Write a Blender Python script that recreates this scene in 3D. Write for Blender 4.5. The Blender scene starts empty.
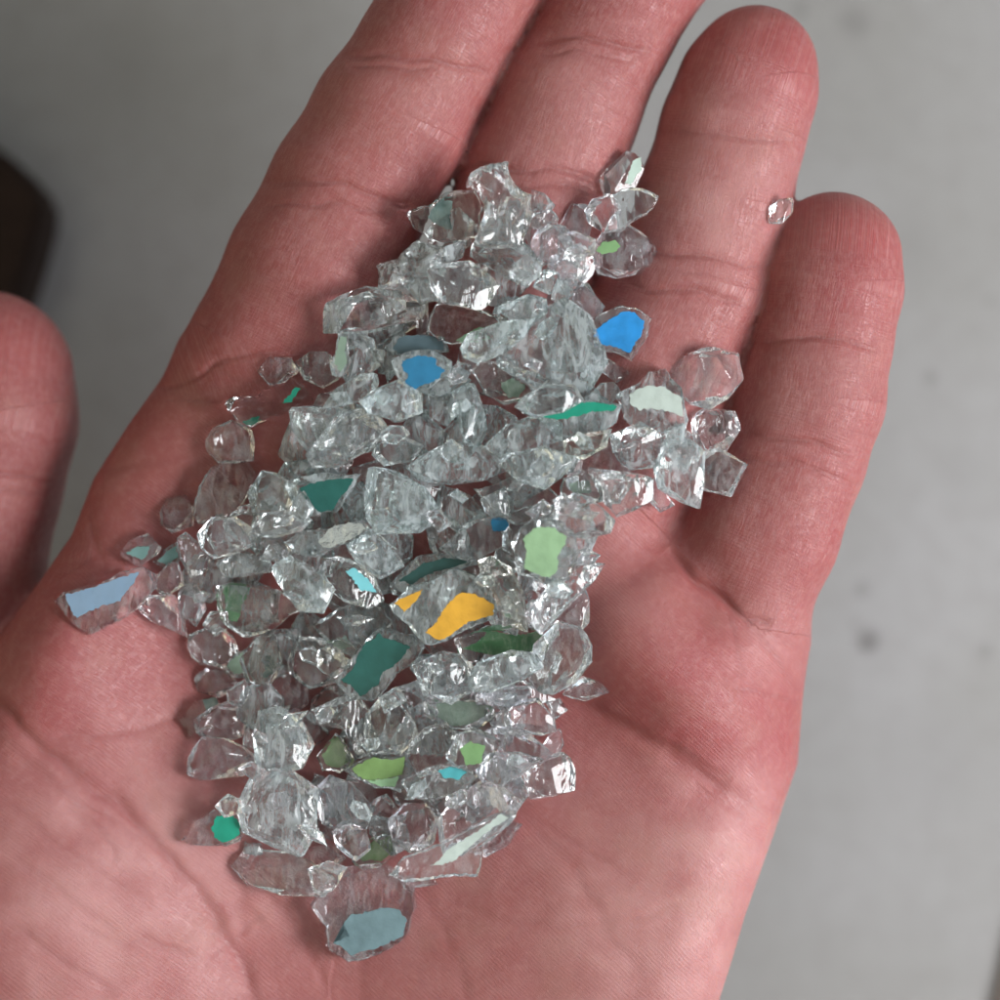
import bpy, bmesh, math, random
import numpy as np
from mathutils import Vector, Matrix
from mathutils.bvhtree import BVHTree

SC = bpy.context.scene
COL = SC.collection
MM = 0.001
S, D = 0.12, 300.0            # millimetres per traced unit on the hand's plane, camera height above it
def W(px, py, z=0.0):
    f = (D - z) / D
    return ((px - 500) * S * f, (500 - py) * S * f, z)

# ------------------------------------------------------------------ node helpers
def newmat(name):
    m = bpy.data.materials.new(name); m.use_nodes = True
    nt = m.node_tree; nt.nodes.clear()
    return m, nt
def nd(nt, t, **kw):
    n = nt.nodes.new(t)
    for k, v in kw.items():
        if k in n.inputs: n.inputs[k].default_value = v
        else: setattr(n, k, v)
    return n
def lk(nt, a, b): nt.links.new(a, b)
def mth(nt, op, a, b=None, clamp=False):
    n = nt.nodes.new('ShaderNodeMath'); n.operation = op; n.use_clamp = clamp
    for i, v in enumerate((a, b)):
        if v is None: continue
        if hasattr(v, 'links') or hasattr(v, 'is_linked'): nt.links.new(v, n.inputs[i])
        else: n.inputs[i].default_value = v
    return n.outputs[0]
def mixc(nt, fac, a, b, mode='MIX'):
    n = nt.nodes.new('ShaderNodeMix'); n.data_type = 'RGBA'; n.blend_type = mode
    for s, v in ((n.inputs[0], fac), (n.inputs[6], a), (n.inputs[7], b)):
        if hasattr(v, 'is_linked'): nt.links.new(v, s)
        elif isinstance(v, (int, float)): s.default_value = v
        else: s.default_value = (*v, 1)
    return n.outputs[2]
def ramp(nt, v, lo, hi, a=0.0, b=1.0):
    n = nt.nodes.new('ShaderNodeMapRange'); n.inputs[1].default_value = lo; n.inputs[2].default_value = hi
    n.inputs[3].default_value = a; n.inputs[4].default_value = b; n.clamp = True
    nt.links.new(v, n.inputs[0]); return n.outputs[0]
def srgb(r, g, b):
    f = lambda c: (c / 255 / 12.92) if c <= 10 else ((c / 255 + 0.055) / 1.055) ** 2.4
    return (f(r), f(g), f(b))

# ------------------------------------------------------------------ skin
def skin_material():
    m, nt = newmat('skin')
    out = nd(nt, 'ShaderNodeOutputMaterial'); p = nd(nt, 'ShaderNodeBsdfPrincipled')
    lk(nt, p.outputs[0], out.inputs[0])
    def attr(n): 
        a = nd(nt, 'ShaderNodeAttribute'); a.attribute_name = n; return a
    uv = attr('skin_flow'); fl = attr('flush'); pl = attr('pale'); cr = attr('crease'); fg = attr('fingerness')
    pos = nd(nt, 'ShaderNodeTexCoord').outputs['Object']
    def noise(vec, scale, detail=3, rough=.55, sx=1, sy=1, sz=1, dist=0):
        mp = nd(nt, 'ShaderNodeMapping'); mp.inputs['Scale'].default_value = (sx, sy, sz); lk(nt, vec, mp.inputs[0])
        n = nd(nt, 'ShaderNodeTexNoise'); n.inputs['Scale'].default_value = scale
        n.inputs['Detail'].default_value = detail; n.inputs['Roughness'].default_value = rough; n.inputs['Distortion'].default_value = dist
        lk(nt, mp.outputs[0], n.inputs['Vector']); return n.outputs[0]
    # flow coordinates are stored in millimetres
    U = uv.outputs['Vector']
    big = noise(pos, 55, 3)
    mid = noise(pos, 260, 4)
    fine = noise(pos, 1100, 3)
    base = mixc(nt, ramp(nt, big, .35, .65), SKIN_A, SKIN_B)
    base = mixc(nt, ramp(nt, mid, .42, .72, 0, .55), base, SKIN_C)
    base = mixc(nt, mth(nt, 'MULTIPLY', fl.outputs['Fac'], .8), base, SKIN_RED)
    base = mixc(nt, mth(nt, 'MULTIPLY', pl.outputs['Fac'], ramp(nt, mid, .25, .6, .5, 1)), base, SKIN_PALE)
    yel = noise(pos, 130, 3)
    base = mixc(nt, ramp(nt, yel, .52, .72, 0, .35), base, (.34, .155, .125))
    base = mixc(nt, ramp(nt, fine, .45, .7, 0, .22), base, SKIN_PALE)
    base = mixc(nt, mth(nt, 'MULTIPLY', cr.outputs['Fac'], .45), base, SKIN_CREASE)
    # fine bump: friction ridges, long wrinkles, cross wrinkles
    sep = nd(nt, 'ShaderNodeSeparateXYZ'); lk(nt, U, sep.inputs[0])
    warp = noise(pos, 70, 2)
    v = mth(nt, 'ADD', sep.outputs[1], mth(nt, 'MULTIPLY', warp, 2.2))
    ridg = mth(nt, 'SINE', mth(nt, 'MULTIPLY', v, 2 * math.pi / 0.41))
    rmask = ramp(nt, noise(pos, 90, 2), .35, .6, .35, 1)
    longw = noise(U, 1.0, 4, .6, 4.2, .30, 1, .25)          # lines running along the finger
    crossw = noise(U, 1.0, 4, .6, .40, 4.0, 1, .25)         # lines running across it
    lw = mth(nt, 'ABSOLUTE', mth(nt, 'SUBTRACT', longw, .5))
    cw = mth(nt, 'ABSOLUTE', mth(nt, 'SUBTRACT', crossw, .5))
    vo = nd(nt, 'ShaderNodeTexVoronoi'); vo.feature = 'DISTANCE_TO_EDGE'; vo.inputs['Scale'].default_value = 1500
    lk(nt, pos, vo.inputs['Vector'])
    h = mth(nt, 'MULTIPLY', mth(nt, 'MULTIPLY', ridg, rmask), .0075)
    h = mth(nt, 'ADD', h, mth(nt, 'MULTIPLY', ramp(nt, lw, 0, .06), mth(nt, 'ADD', mth(nt, 'MULTIPLY', fg.outputs['Fac'], .013), .012)))
    h = mth(nt, 'ADD', h, mth(nt, 'MULTIPLY', ramp(nt, cw, 0, .06), .014))
    h = mth(nt, 'ADD', h, mth(nt, 'MULTIPLY', ramp(nt, vo.outputs[0], 0, .12), .007))
    h = mth(nt, 'ADD', h, mth(nt, 'MULTIPLY', mid, .03))
    b = nd(nt, 'ShaderNodeBump'); b.inputs['Strength'].default_value = 1.0; b.inputs['Distance'].default_value = 0.001
    lk(nt, h, b.inputs['Height']); lk(nt, b.outputs[0], p.inputs['Normal'])
    # pale dry lines along fingers
    base = mixc(nt, mth(nt, 'MULTIPLY', ramp(nt, lw, .0, .026, .5, 0), fg.outputs['Fac']), base, SKIN_PALE)
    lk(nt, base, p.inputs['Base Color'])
    rr = ramp(nt, mid, .3, .7, .44, .56); lk(nt, rr, p.inputs['Roughness'])
    p.inputs['Specular IOR Level'].default_value = .6
    p.inputs['Subsurface Weight'].default_value = .45
    p.inputs['Subsurface Radius'].default_value = (1.0, .38, .22)
    p.inputs['Subsurface Scale'].default_value = .0016
    return m
SKIN_A = (.262, .067, .063); SKIN_B = (.312, .094, .087); SKIN_C = (.250, .052, .053)
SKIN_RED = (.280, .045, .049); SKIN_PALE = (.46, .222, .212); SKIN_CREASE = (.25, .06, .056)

# ------------------------------------------------------------------ hand: signed distance field -> mesh
def chain(pts):                                  # (px, py, z mm, radius px)
    o = []
    for px, py, z, r in pts:
        x, y, _ = W(px, py, z); o.append((x, y, z, r * S * (D - z) / D))
    return o
INDEX  = chain([(318,470,-11,84),(268,360,-9.5,84),(312,270,-7.5,85),(351,190,-6.5,81),(391,120,-5.5,79),(431,50,-5,72),(480,-40,-5,73),(507,-92,-5.5,62)])
MIDDLE = chain([(440,500,-11,86),(470,380,-9.5,86),(508,280,-8.5,83),(540,180,-8,78),(568,105,-7.5,72.5),(606,30,-7,67),(655,-55,-7,71),(690,-125,-7.5,60)])
RING   = chain([(570,560,-11,90),(610,450,-9,92),(650,365,-8,90),(690,285,-7.5,82),(714,205,-7,77),(733,130,-7,72),(747,90,-7,69),(755,68,-7.5,62)])
PINKY  = chain([(690,700,-10,80),(727,610,-8,75),(761,535,-6.5,75),(790,458,-6,73),(808,400,-5,74),(819,342,-5,70),(829,290,-5,70),(833,258,-5.5,66)])
THUMB  = chain([(60,1080,-16,170),(-60,860,-17,135),(-72,690,-18,100),(-50,570,-18,93),(-30,480,-18,91),(-16,420,-18,92),(-14,378,-18.5,87)])
FINGERS = [INDEX, MIDDLE, RING, PINKY, THUMB]
PINKY_PAD = [(x + 1.7, y, z + 2.2, r * .74) for x, y, z, r in PINKY[1:]]     # the little finger is rolled towards the ring finger
PALM_PX = [(186,348),(130,425),(96,478),(74,535),(40,585),(12,625),(-14,665),(-50,760),(-60,950),(20,1150),(90,1350),(120,1950),
           (560,1950),(585,1350),(650,1150),(712,1010),(742,910),(772,830),(796,762),(801,700),(807,640),(785,560),(640,470),(520,400),(350,330)]
PALM = np.array([W(x, y, -11)[:2] for x, y in PALM_PX])
RELIEF = [(215,650,95,-5.5),(410,680,120,-4.0),(20,930,130,8.0),(660,930,130,4.5),(690,690,56,5.0),(625,625,48,4.0),(75,650,62,4.5),(200,480,80,-1.0),
          (310,960,90,-3.0),(665,525,26,-3.0),(715,600,24,-1.6),(620,760,60,-1.5),(790,760,60,-1.0)]
RPX = [(W(x, y)[0], W(x, y)[1], s * S, a) for x, y, s, a in RELIEF]
def smin(a, b, k):
    h = np.maximum(k - np.abs(a - b), 0) / k
    return np.minimum(a, b) - h * h * k * .25
def roundcone(P, a, b):
    a3 = np.array(a[:3]); b3 = np.array(b[:3]); r1, r2 = a[3], b[3]
    ba = b3 - a3; l2 = ba @ ba; rr = r1 - r2; a2 = l2 - rr * rr; il2 = 1 / l2
    pa = P - a3; y = pa @ ba; z = y - l2
    t = pa * l2 - np.outer(y, ba); x2 = np.einsum('ij,ij->i', t, t)
    y2 = y * y * l2; z2 = z * z * l2
    k = np.sign(rr) * rr * rr * x2
    d = (np.sqrt(x2 * a2 * il2) + y * rr) * il2 - r1
    c1 = np.sign(z) * a2 * z2 > k; c2 = np.sign(y) * a2 * y2 < k
    d = np.where(c2, np.sqrt(x2 + y2) * il2 - r1, d)
    d = np.where(c1, np.sqrt(x2 + z2) * il2 - r2, d)
    return d
def polysdf(Q, V):
    n = len(V); d = np.full(len(Q), 1e18); s = np.ones(len(Q))
    for i in range(n):
        a = V[i]; b = V[i - 1]; e = b - a; w = Q - a
        t = np.clip((w @ e) / (e @ e), 0, 1); q = w - np.outer(t, e)
        d = np.minimum(d, np.einsum('ij,ij->i', q, q))
        c1 = Q[:, 1] >= a[1]; c2 = Q[:, 1] < b[1]; c3 = e[0] * w[:, 1] > e[1] * w[:, 0]
        flip = (c1 & c2 & c3) | (~c1 & ~c2 & ~c3); s = np.where(flip, -s, s)
    return s * np.sqrt(d)
def relief(x, y):
    r = np.zeros_like(x)
    for cx, cy, s, a in RPX:
        r += a * np.exp(-((x - cx) ** 2 + (y - cy) ** 2) / (2 * s * s))
    return r
def sdf(P):
    fing = None
    for n, ch in enumerate(FINGERS):
        d = None
        for a, b in zip(ch[:-1], ch[1:]):
            c = roundcone(P, a, b); d = c if d is None else smin(d, c, 1.2)
        if n == 3:
            for a, b in zip(PINKY_PAD[:-1], PINKY_PAD[1:]): d = smin(d, roundcone(P, a, b), 1.6)
        if n == 4: thumb = d
        else: fing = d if fing is None else smin(fing, d, (0, 1.1, .45, .8)[n])
    d2 = polysdf(P[:, :2], PALM)
    zc = -11.0; top = 10.5; R = 9.5
    rel = relief(P[:, 0], P[:, 1]) * np.clip((P[:, 2] - zc) / 8, 0, 1)
    z = P[:, 2] - zc - rel
    qx = d2 + R; qz = np.abs(z) - (top - R)
    palm = np.minimum(np.maximum(qx, qz), 0) + np.sqrt(np.maximum(qx, 0) ** 2 + np.maximum(qz, 0) ** 2) - R
    d = smin(palm, fing, 3.5)
    d = smin(d, thumb, 2.0)
    return np.maximum(d, -(P[:, 1] + 150))
def chunked(P, n=300000):
    return np.concatenate([sdf(P[i:i + n]) for i in range(0, len(P), n)])

def hand_mesh():
    h = .75
    xs = np.arange(-98, 52, h); ys = np.arange(-153, 92, h); zs = np.arange(-42, 18, h)
    nx, ny, nz = len(xs), len(ys), len(zs)
    G = np.empty((nx, ny, nz), np.float32)
    YY, ZZ = np.meshgrid(ys, zs, indexing='ij')
    for i in range(0, nx, 8):
        j = min(nx, i + 8)
        P = np.stack([np.repeat(xs[i:j], ny * nz), np.tile(YY.ravel(), j - i), np.tile(ZZ.ravel(), j - i)], 1)
        G[i:j] = sdf(P).reshape(j - i, ny, nz)
    ins = G < 0
    # surface nets
    cnt = np.zeros((nx - 1, ny - 1, nz - 1), np.int16); acc = np.zeros((nx - 1, ny - 1, nz - 1, 3), np.float32)
    sl = lambda o, n: slice(o, n - 1 + o)
    C = lambda A, o: A[sl(o[0], nx), sl(o[1], ny), sl(o[2], nz)]
    for ax in range(3):
        o2 = [a for a in range(3) if a != ax]
        for u in (0, 1):
            for w in (0, 1):
                a = [0, 0, 0]; a[o2[0]] = u; a[o2[1]] = w; b = list(a); b[ax] = 1
                A, B = C(G, a), C(G, b); x = (A < 0) != (B < 0)
                t = np.where(x, A / np.where(x, A - B, 1), 0)
                cnt += x
                for k in range(3):
                    acc[..., k] += np.where(x, (t if k == ax else a[k]), 0)
    act = cnt > 0
    idx = -np.ones(act.shape, np.int64); idx[act] = np.arange(act.sum())
    ijk = np.argwhere(act)
    V = np.array([xs[0], ys[0], zs[0]]) + (ijk + acc[act] / cnt[act][:, None]) * h
    F = []
    for ax in range(3):
        u, w = [(1, 2), (2, 0), (0, 1)][ax]
        a = [slice(None)] * 3; b = [slice(None)] * 3; a[ax] = slice(0, -1); b[ax] = slice(1, None)
        s0 = ins[tuple(a)]; s1 = ins[tuple(b)]
        e = np.argwhere(s0 != s1); dirn = s0[tuple(e.T)]
        ok = (e[:, u] > 0) & (e[:, w] > 0) & (e[:, u] < [nx, ny, nz][u] - 1) & (e[:, w] < [nx, ny, nz][w] - 1)
        e = e[ok]; dirn = dirn[ok]
        def g(du, dw):
            c = e.copy(); c[:, u] -= du; c[:, w] -= dw; return idx[c[:, 0], c[:, 1], c[:, 2]]
        q = np.stack([g(1, 1), g(0, 1), g(0, 0), g(1, 0)], 1)
        q[~dirn] = q[~dirn][:, ::-1]
        F.append(q)
    F = np.concatenate(F)
    def project(V, n=2):
        e = .15; K = np.array([[1, -1, -1], [-1, -1, 1], [-1, 1, -1], [1, 1, 1]], float)
        for _ in range(n):
            f = chunked(V); g = sum(k * chunked(V + e * k)[:, None] for k in K)
            g /= np.maximum(np.linalg.norm(g, axis=1, keepdims=True), 1e-9)
            V = V - np.clip(f, -.6, .6)[:, None] * g * .9
        return V, g
    def subdiv(V, F):
        e = np.stack([F, np.roll(F, -1, 1)], 2).reshape(-1, 2); e.sort(axis=1)
        key = e[:, 0] * len(V) + e[:, 1]; uq, inv = np.unique(key, return_inverse=True)
        mid = (V[uq // len(V)] + V[uq % len(V)]) / 2
        cen = V[F].mean(1); nv = len(V); ei = inv.reshape(-1, 4) + nv; ci = np.arange(len(F)) + nv + len(uq)
        V2 = np.concatenate([V, mid, cen])
        F2 = np.concatenate([np.stack([F[:, k], ei[:, k], ci, ei[:, k - 1]], 1) for k in range(4)])
        return V2, F2
    def relax(V, F, n):
        e = np.stack([F, np.roll(F, -1, 1)], 2).reshape(-1, 2); e = np.concatenate([e, e[:, ::-1]])
        deg = np.bincount(e[:, 0], minlength=len(V)).astype(float)
        for _ in range(n):
            s = np.stack([np.bincount(e[:, 0], V[e[:, 1], k], minlength=len(V)) for k in range(3)], 1) / deg[:, None]
            V = V * .5 + s * .5
        return V
    V, _ = project(V, 1)
    V, F = subdiv(V, F); V = relax(V, F, 2)
    V, _ = project(V, 1)
    V = relax(V, F, 3)
    V, F = subdiv(V, F); V = relax(V, F, 2)
    e = .15; K = np.array([[1, -1, -1], [-1, -1, 1], [-1, 1, -1], [1, 1, 1]], float)
    return V, F

# creases: (polyline in traced units, depth mm, width, cushion)
CREASES = [
 # index
 ([(252,188),(285,180),(318,180),(360,188),(405,206),(440,218)],.75,6,1), ([(256,206),(300,203),(345,205),(400,216),(436,228)],.5,5,.6),
 ([(340,54),(380,52),(425,58),(470,70),(500,82)],.7,6,1), ([(345,64),(390,64),(440,72)],.3,4,0),
 ([(150,384),(185,380),(215,366),(245,355),(300,352)],.7,6,1), ([(200,372),(240,380),(300,378)],.3,5,0),
 # middle
 ([(530,40),(565,36),(605,38),(655,54)],.75,6,1), ([(535,52),(590,50),(640,62)],.3,4,0),
 ([(450,170),(500,165),(560,170),(625,190)],.7,6,1), ([(450,190),(520,182),(580,188),(620,205)],.5,5,.5),
 # ring
 ([(642,134),(690,130),(740,134),(800,142)],.6,6,1), ([(625,252),(670,250),(715,256),(768,272)],.65,6,.8), ([(610,286),(660,288),(705,294),(748,308)],.7,6,.8),
 ([(640,268),(700,272),(750,286)],.3,5,0),
 # little finger
 ([(735,346),(775,338),(825,336),(888,350)],.65,6,1), ([(715,438),(760,434),(810,440),(868,460)],.65,6,.8), ([(715,462),(770,462),(815,468),(860,486)],.55,6,.6),
 ([(668,545),(690,572),(715,596),(742,614),(772,626)],1.2,8,1), ([(742,614),(765,640),(785,670),(800,694)],.4,6,.4), ([(720,600),(738,640),(740,680)],.2,6,0), ([(755,625),(778,642),(800,650)],.25,5,0),
 ([(730,692),(765,690),(803,700)],.4,4,0),
 # thumb
 ([(-90,478),(-30,470),(30,476),(74,488)],.6,6,.8), ([(-90,490),(-20,486),(60,496)],.35,5,0),
 # palm lines
 ([(548,688),(575,702),(612,722),(650,745),(690,768),(730,790),(772,818)],1.04,12,1), ([(660,745),(700,765),(735,780)],0.30,6,0), ([(690,785),(720,800),(750,812)],0.26,6,0),
 ([(-20,690),(2,708),(22,735),(62,762),(110,795),(160,845),(205,900),(240,950),(262,1010),(270,1100)],0.88,12,1),
 ([(22,738),(80,738),(140,728),(200,716),(260,700)],0.42,9,0), ([(34,580),(80,562),(130,548),(175,545)],0.42,9,0), ([(95,468),(140,462),(200,452),(290,436)],0.34,9,0),
 ([(100,505),(150,520),(190,540)],0.26,9,0), ([(84,525),(100,555),(112,575)],0.34,7,0),
 ([(0,740),(45,782),(100,812),(170,858)],0.26,9,0), ([(0,800),(50,836),(110,880),(150,905)],0.24,9,0), ([(0,850),(60,895),(120,935),(205,960)],0.24,9,0),
 ([(70,925),(130,944),(200,952)],0.30,7,0), ([(0,920),(70,965),(120,1000)],0.30,9,0), ([(60,800),(100,830),(120,860)],0.26,7,0),
 ([(228,850),(240,900),(248,950),(246,1010)],0.34,13,0), ([(250,880),(300,930),(330,1000)],0.30,10,0), ([(205,960),(240,935),(262,915)],0.34,9,0),
 ([(412,860),(432,905),(452,950),(472,1010)],0.19,12,0), ([(505,790),(540,830),(580,880),(612,940),(660,1010)],0.20,12,0), ([(540,820),(590,860),(640,880)],0.21,7,0),
 ([(360,950),(365,1010)],0.26,9,0), ([(440,900),(520,930),(600,925),(690,900)],0.21,9,0),
]
def polyline_dist(X, Y, pts):
    # rounded resample
    pts = np.array(pts, float)
    for _ in range(2):
        q = [pts[0]]
        for a, b in zip(pts[:-1], pts[1:]): q += [a * .75 + b * .25, a * .25 + b * .75]
        q.append(pts[-1]); pts = np.array(q)
    d = np.full(len(X), 1e9); tt = np.zeros(len(X)); n = len(pts) - 1
    for i in range(n):
        a, b = pts[i], pts[i + 1]; e = b - a; wx = X - a[0]; wy = Y - a[1]
        t = np.clip((wx * e[0] + wy * e[1]) / (e @ e + 1e-9), 0, 1)
        q = np.hypot(wx - t * e[0], wy - t * e[1]); better = q < d
        d = np.where(better, q, d); tt = np.where(better, (i + t) / n, tt)
    return d, tt

def vnoise(x, y, seed):
    r = np.random.RandomState(seed); T = r.rand(64, 64)
    xi = np.floor(x).astype(int); yi = np.floor(y).astype(int); fx = x - xi; fy = y - yi
    fx = fx * fx * (3 - 2 * fx); fy = fy * fy * (3 - 2 * fy)
    g = lambda a, b: T[a % 64, b % 64]
    return (g(xi, yi) * (1 - fx) + g(xi + 1, yi) * fx) * (1 - fy) + (g(xi, yi + 1) * (1 - fx) + g(xi + 1, yi + 1) * fx) * fy

def mesh_from(name, V, F):
    me = bpy.data.meshes.new(name)
    me.vertices.add(len(V)); me.vertices.foreach_set('co', np.ascontiguousarray(V, np.float32).ravel())
    k = F.shape[1]
    me.loops.add(len(F) * k); me.loops.foreach_set('vertex_index', F.ravel().astype(np.int32))
    me.polygons.add(len(F)); me.polygons.foreach_set('loop_start', np.arange(0, len(F) * k, k, dtype=np.int32))
    me.update(calc_edges=True); me.validate()
    me.polygons.foreach_set('use_smooth', np.ones(len(F), bool)); me.update()
    return me

def vnormals(V, F):
    n = np.cross(V[F[:, 2]] - V[F[:, 0]], V[F[:, 3]] - V[F[:, 1]])
    N = np.zeros_like(V)
    for k in range(4):
        for c in range(3): N[:, c] += np.bincount(F[:, k], n[:, c], minlength=len(V))
    return N / np.maximum(np.linalg.norm(N, axis=1, keepdims=True), 1e-9)

def build_hand():
    V, F = hand_mesh()
    N = vnormals(V, F)
    f = D / (D - V[:, 2]); PX = V[:, 0] * f / S + 500; PY = 500 - V[:, 1] * f / S
    up = np.clip((N[:, 2] - .18) / .5, 0, 1)
    jx = (vnoise(PX / 24, PY / 24, 1) - .5) * 8; jy = (vnoise(PX / 24, PY / 24, 2) - .5) * 8
    disp = np.zeros(len(V)); crs = np.zeros(len(V))
    near = (PX > -150) & (PX < 950) & (PY > -150) & (PY < 1150) & (up > 0)
    ii = np.nonzero(near)[0]; X, Y = PX[ii] + jx[ii], PY[ii] + jy[ii]
    for k, (pts, dep, wid, cush) in enumerate(CREASES):
        p = np.array(pts); m = (X > p[:, 0].min() - 60) & (X < p[:, 0].max() + 60) & (Y > p[:, 1].min() - 60) & (Y < p[:, 1].max() + 60)
        if not m.any(): continue
        dd, t = polyline_dist(X[m], Y[m], pts)
        fade = np.clip(np.minimum(t, 1 - t) / .27, 0, 1); fade = fade * fade * (3 - 2 * fade)
        if pts[0][0] < 0: fade = np.where(t < .5, 1, fade)
        amp = (.72 if len(pts) > 2 else .42) * dep * fade * (.75 + .5 * vnoise(X[m] / 30, Y[m] / 30, 7 + k))
        g = amp * (.52 * np.exp(-(dd / (wid * .6)) ** 2) + .50 * np.exp(-(dd / (wid * 2.6)) ** 2))
        g -= cush * .20 * dep * fade * np.exp(-((dd - wid * 4.5) / (wid * 2.6)) ** 2)
        disp[ii[m]] += g; crs[ii[m]] = np.maximum(crs[ii[m]], np.clip(dep, 0, 1) * fade * np.exp(-(dd / (wid * .8)) ** 2))
    # gentle unevenness of flesh
    disp += (vnoise(PX / 38, PY / 38, 31) - .5) * .16 + (vnoise(PX / 16, PY / 16, 32) - .5) * .04
    V = V - N * (disp * np.where(near, up, .3))[:, None]
    # flow coordinates
    P = V
    best = np.full(len(V), 1e9); UV = np.zeros((len(V), 3)); fing = np.zeros(len(V))
    for n, ch in enumerate(FINGERS):
        c = np.array(ch); s0 = 0
        for a, b in zip(c[:-1], c[1:]):
            e = (b - a)[:2]; L = np.hypot(*e); w = P[:, :2] - a[:2]; t = np.clip((w @ e) / (L * L), 0, 1)
            q = w - np.outer(t, e); dist = np.hypot(q[:, 0], q[:, 1]) - (a[3] + t * (b[3] - a[3]))
            side = (e[0] * w[:, 1] - e[1] * w[:, 0]) / L
            m = dist < best; best = np.where(m, dist, best)
            UV[m, 0] = side[m] + 40 * n; UV[m, 1] = s0 + t[m] * L; UV[m, 2] = n
            s0 += L
    d2 = np.minimum(PX * 0 + 1, 1)
    palmw = np.clip((PY - (np.interp(PX, [100, 300, 500, 640, 760, 900], [390, 395, 420, 500, 620, 640]))) / 18, 0, 1)
    thumbz = (PX < 90) & (PY < 650) & (V[:, 2] < -2)
    palmw = np.where(thumbz, 0, palmw)
    ang = np.interp(PX, [0, 250, 450, 800], [-1.05, -.95, -.75, -.5])
    ang = ang + (vnoise(PX / 260, PY / 260, 41) - .5) * .5
    x, y = V[:, 0], V[:, 1]
    pu = x * np.cos(-.7) + y * np.sin(-.7); pv = -x * np.sin(-.7) + y * np.cos(-.7)
    bend = ((x + 10) ** 2 + (y + 40) ** 2) / 260.0
    m = palmw > .5
    UV[m, 0] = pu[m] + 300; UV[m, 1] = (pv + bend * .25)[m]; UV[m, 2] = 9
    fing = 1 - palmw
    flush = np.zeros(len(V))
    for cx, cy, s, a in [(765,75,55,.8),(840,270,55,.9),(480,-40,60,.6),(655,-60,60,.6),(690,700,80,.7),(715,735,60,.5),(800,520,60,.45),(760,800,60,.7),(100,640,110,.35),(60,760,80,.4),(0,380,80,.5),
                         (820,420,45,.25),(420,130,50,.2),(230,330,80,.35),(400,900,160,.25),(90,960,90,.3),(740,860,60,.3)]:
        flush += a * np.exp(-((PX - cx) ** 2 + (PY - cy) ** 2) / (2 * s * s))
    flush = np.clip(flush * (.6 + .8 * vnoise(PX / 45, PY / 45, 51)), 0, 1)
    pale = np.zeros(len(V))  # paler pads, with the brighter lit lower palm put into the colour
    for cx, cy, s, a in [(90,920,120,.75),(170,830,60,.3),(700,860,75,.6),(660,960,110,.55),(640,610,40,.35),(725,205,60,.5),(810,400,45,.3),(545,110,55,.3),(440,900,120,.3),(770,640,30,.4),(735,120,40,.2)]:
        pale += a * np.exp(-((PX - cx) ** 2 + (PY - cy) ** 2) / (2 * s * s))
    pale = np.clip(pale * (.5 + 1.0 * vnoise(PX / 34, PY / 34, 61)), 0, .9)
    me = mesh_from('hand', V * MM, F)
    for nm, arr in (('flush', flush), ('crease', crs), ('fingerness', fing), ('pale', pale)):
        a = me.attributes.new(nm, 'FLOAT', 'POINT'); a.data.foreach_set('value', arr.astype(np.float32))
    a = me.attributes.new('skin_flow', 'FLOAT_VECTOR', 'POINT'); a.data.foreach_set('vector', UV.astype(np.float32).ravel())
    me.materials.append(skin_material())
    o = bpy.data.objects.new('hand', me); COL.objects.link(o)
    o['label'] = 'open hand held palm up with a heap of broken glass on it'; o['category'] = 'hand'
    return o, V, F

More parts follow.
